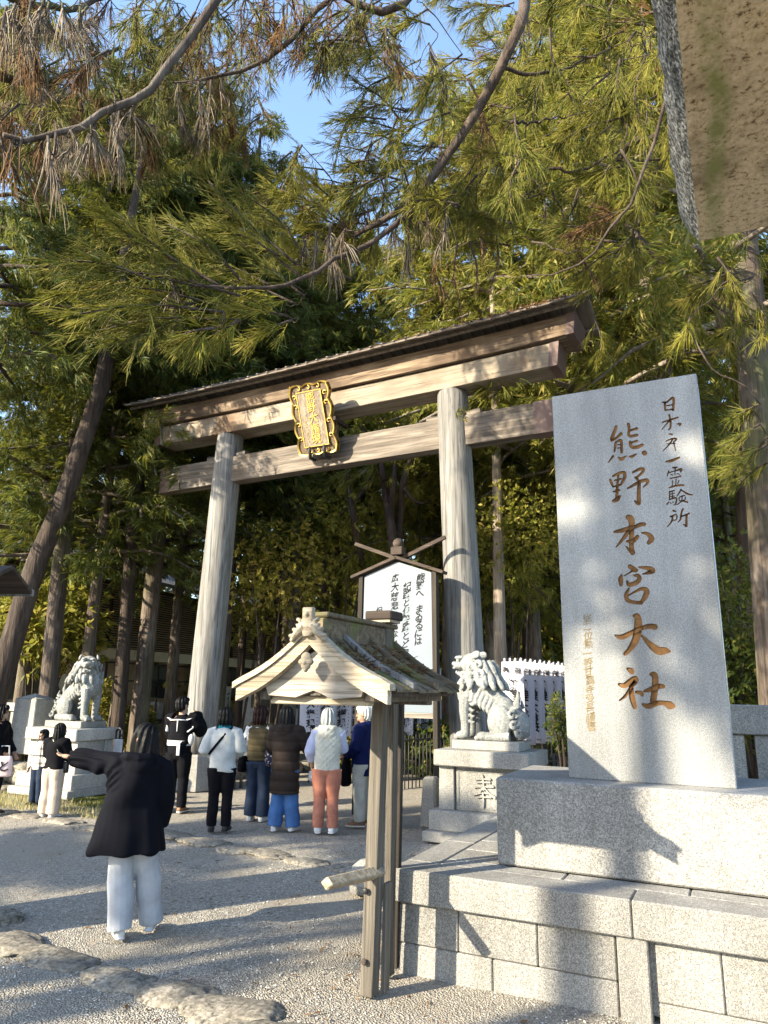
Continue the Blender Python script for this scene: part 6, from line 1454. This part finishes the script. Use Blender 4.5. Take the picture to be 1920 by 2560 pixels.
# dead hanging fringes
def fringe(pts,D,n,L,kind='dead',dr=.9,spread=.25):
    for (u0,v0),(u1,v1) in zip(pts[:-1],pts[1:]):
        m=max(1,int(math.hypot(u1-u0,v1-v0)/26))
        for i in range(m):
            u,v=u0+(u1-u0)*(i+rr.random())/m,v0+(v1-v0)*(i+.5)/m; l=rr.uniform(60,150)
            l*=rr.choice((.45,.7,1,1.15)); yield (px3([(u,v),(u+rr.uniform(-14,18),v+l*.5),(u+rr.uniform(-25,45),v+l)],D+rr.uniform(-.2,.2)),int(n*rr.uniform(.4,1.1)),L*rr.uniform(.6,1.1),kind,spread*rr.uniform(.9,1.7),dr)
left+=list(fringe([(100,345),(200,320),(290,285),(345,250)],5.0,42,.16)); left+=list(fringe([(0,345),(110,345)],5.0,40,.18,'rust'))
left+=list(fringe([(430,205),(500,205),(565,190)],5.6,34,.15)); left+=list(fringe([(0,20),(90,0),(180,10),(240,20)],5.4,60,.2)); left+=list(fringe([(0,60),(90,60)],5.6,60,.2,'rust'))
right+=list(fringe([(740,600),(800,570),(880,570)],5.9,46,.17)); right+=list(fringe([(980,560),(1060,530),(1150,500)],6.0,46,.17)); right+=list(fringe([(1080,620),(1180,600),(1250,580)],6.5,40,.17,'rust')); right+=list(fringe([(400,700),(470,690)],5.5,30,.15)); right+=list(fringe([(1360,500),(1460,560)],7,40,.17,'rust'))
# boughs on the right: mass of sprays around the two big limbs
for i in range(230):
    u=rr.uniform(930,1690); v=rr.uniform(-40,700)
    if v<60 and u<1050: continue
    if u<1010 and 140<v<380: continue
    if u>1600 and v>560: continue
    D=rr.uniform(5.6,8.6); l=rr.uniform(90,170)*5.5/D*1.2; a=rr.uniform(R_(70),R_(190))
    if v+l*math.sin(a)>(610 if u<1520 else 700): continue
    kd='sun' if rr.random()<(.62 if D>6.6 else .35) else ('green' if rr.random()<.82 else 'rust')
    right.append(fan(u,v,u+l*math.cos(a),v+l*math.sin(a),D,150,.27,kd,.45,.25))
for i in range(34):
    u=rr.uniform(1480,1900); v=rr.uniform(580,800); D=rr.uniform(7,9.5); l=rr.uniform(70,120); a=rr.uniform(R_(20),R_(200))
    if 1570<u<1720 and v>620: continue
    right.append(fan(u,v,u+l*math.cos(a),v+l*math.sin(a),D,130,.26,'sun' if rr.random()<.6 else 'green',.45,.2))
for a in [(1920,1090,1830,1180),(1920,1110,1790,1190),(1900,1060,1800,1120),(1930,1150,1850,1210),(1900,1010,1840,1040)]: right.append(fan(*a,7.2,140,.25,'green',.42,.2))
# dark thin twigs against the sky at the top centre
for i in range(64):
    u=rr.uniform(470,1000); v=rr.uniform(-60,90); D=rr.uniform(5.2,7.0); l=rr.uniform(80,150); a=rr.uniform(R_(60),R_(140))
    right.append(fan(u,v,u+l*math.cos(a),v+l*math.sin(a),D,60,.2,'green' if rr.random()<.5 else 'rust',.42,.3))
for a in [(1010,330,860,300),(1010,360,850,330),(1000,300,880,200),(1020,280,900,260),(990,420,830,360),(1000,450,860,430),(1010,240,930,130)]: right.append(fan(*a,6.2,90,.26,'green',.42,.25))
for i in range(46):
    u=rr.uniform(480,660); v=rr.uniform(110,330); D=rr.uniform(7.5,9.5); l=rr.uniform(60,110); a=rr.uniform(R_(50),R_(170))
    left.append(fan(u,v,u+l*math.cos(a),v+l*math.sin(a),D,90,.24,rr.choice(('green','sun','rust','green')),.5,.3))
for i in range(34):
    u=rr.uniform(680,960); v=rr.uniform(350,560); D=rr.uniform(6,8.5); l=rr.uniform(70,130); a=rr.uniform(R_(80),R_(190))
    right.append(fan(u,v,u+l*math.cos(a),v+l*math.sin(a),D,110,.25,rr.choice(('green','sun','green','rust')),.46,.3))
for i in range(14):
    u=rr.uniform(880,1010); v=rr.uniform(90,360); D=rr.uniform(5.6,6.6); l=rr.uniform(80,140); a=rr.uniform(R_(90),R_(200))
    right.append(fan(u,v,u+l*math.cos(a),v+l*math.sin(a),D,90,.24,'green',.46,.3))
# brownish olive crowns at the upper left
for i in range(95):
    u=rr.uniform(-60,470); v=rr.uniform(-60,330); D=rr.uniform(6.2,9.0); l=rr.uniform(80,150); a=rr.uniform(R_(50),R_(150))
    left.append(fan(u,v,u+l*math.cos(a),v+l*math.sin(a),D,120,.26,rr.choice(('green','green','rust','sun','dead')),.48,.35))
for i in range(26):
    u=rr.uniform(380,620); v=rr.uniform(30,180); D=rr.uniform(7,9); l=rr.uniform(60,110); a=rr.uniform(R_(40),R_(150))
    left.append(fan(u,v,u+l*math.cos(a),v+l*math.sin(a),D,70,.22,rr.choice(('green','rust','sun')),.5,.3))
for (u,D,h,v_,lab) in ((1250,16.5,18,'e','broad sunlit cedar close behind the right gate pillar, crown above the lintel end'),(1480,14.5,18,'e','tall cedar whose lit crown fills the space above the monument'),(800,22,17.5,'a','tall cedar standing behind the middle of the gate roof'),(905,23,17.0,'e','pale-trunked tall cedar behind the plaque side of the gate'),(690,21,16.5,'a','tall cedar behind the left half of the gate roof'),(1120,19,16.5,'c','cedar whose crown shows just above the middle of the gate roof'),(300,19,19,'f','brown-crowned tall cedar at the upper left above the gate'),(210,17.5,15,'f','low-branched dark cedar between the shop and the left pedestal'),(430,20,16,'f','low-branched cedar just left of the gate pillar, before the shop'),(60,18.5,17,'f','tall cedar with loose crown near the left edge')):
    p=atD(u,1700,D); cedar(p.x,p.y,h,.17,v_,lab,cw=1.15)
TR=(2.7,-0.4,0); TL=(-7.6,1.4,0)
limbsR=[([ (TR[0],TR[1],9.0),(1.2,1.5,8.2)]+px3([(1345,-120),(1300,60),(1190,290),(1110,400),(1010,520),(880,590)],[5.2,5.4,5.7,5.8,5.9,6.1]),.075,.025),
 ([(TR[0],TR[1],8.0),(1.4,2.5,7.6)]+px3([(1660,250),(1610,430),(1500,620),(1400,680),(1310,690)],[5.2,5.3,5.5,5.6,5.7]),.022,.005),
 ([(TR[0],TR[1],8.4),(1.7,4.0,7.9)]+px3([(1700,280),(1580,360),(1540,420),(1480,520)],[7.2,7.4,7.6,7.7]),.07,.02),
 ([(TR[0],TR[1],6.6),(1.8,5,5.9)]+px3([(1960,800),(1800,740),(1640,640),(1560,560)],[8,8.1,8.2,8.3]),.09,.03),
 (px3([(1110,400),(1000,560),(860,640),(760,700),(640,720),(520,720),(380,690)],[5.8,5.8,5.75,5.6,5.5,5.4,5.4]),.03,.008),
 (px3([(1240,160),(1330,185),(1440,160),(1530,120)],[5.6,5.8,6,6.2]),.022,.008),(px3([(1250,300),(1330,305),(1420,290)],[5.7,5.8,5.9]),.018,.006),
 (px3([(1370,420),(1450,430),(1520,390),(1580,360)],[7.2,7.3,7.4,7.4]),.02,.01),(px3([(1330,600),(1420,630),(1500,610)],[6.4,6.3,6.2]),.012,.004),
 ([(TR[0],TR[1],10),(.5,1.5,9.4)]+px3([(1100,-150),(960,20),(840,-10),(700,120),(560,190),(430,207)],[5.4,5.4,5.5,5.55,5.6,5.6]),.06,.008)]
limbsL=[([(TL[0],TL[1],9.5),(-3.9,1.8,9.2)]+px3([(600,-160),(540,0),(420,175),(330,255),(200,318),(100,345),(0,340)],[5.2,5.2,5.1,5.05,5,5,5]),.05,.018),
 ([(TL[0],TL[1],8.0)]+px3([(-100,150),(120,200),(300,120)],[6.5,7,7.4]),.06,.02),([(TL[0],TL[1],9.0)]+px3([(-80,-60),(150,20),(330,-20)],[6.5,7,7.4]),.06,.02)]
near_tree('big cedar outside the right edge whose green boughs hang across the top',TR,15,.42,right,limbsR,51)
near_tree('big cedar outside the left edge whose curved bough carries grey dead fringes',TL,15,.40,left,limbsL,52)

# ================================================================== unseen cedars on the sunny side behind the viewer, added to shade the forecourt
cedar(-9.9,-8.0,12.2,.28,'h','unseen high-crowned cedar behind the viewer, added to shade the monument',None,cw=.8)
for i,(x,y,h,cw) in enumerate([(-15.5,-6.0,9.5,1.3),(-13.0,-9.3,10.5,.5),(-8.5,-11.5,10.5,1.2),(-18.0,-10.5,12,1.3),(-5.0,-9.0,9.0,1.2)]):
    cedar(x,y,h,.26,'o','broad unseen cedar placed behind the viewer on the sunny side for its shade','unseen cedars behind the viewer',cw=cw,rz_=i*1.1)
print('OBJECTS',len(bpy.data.objects))
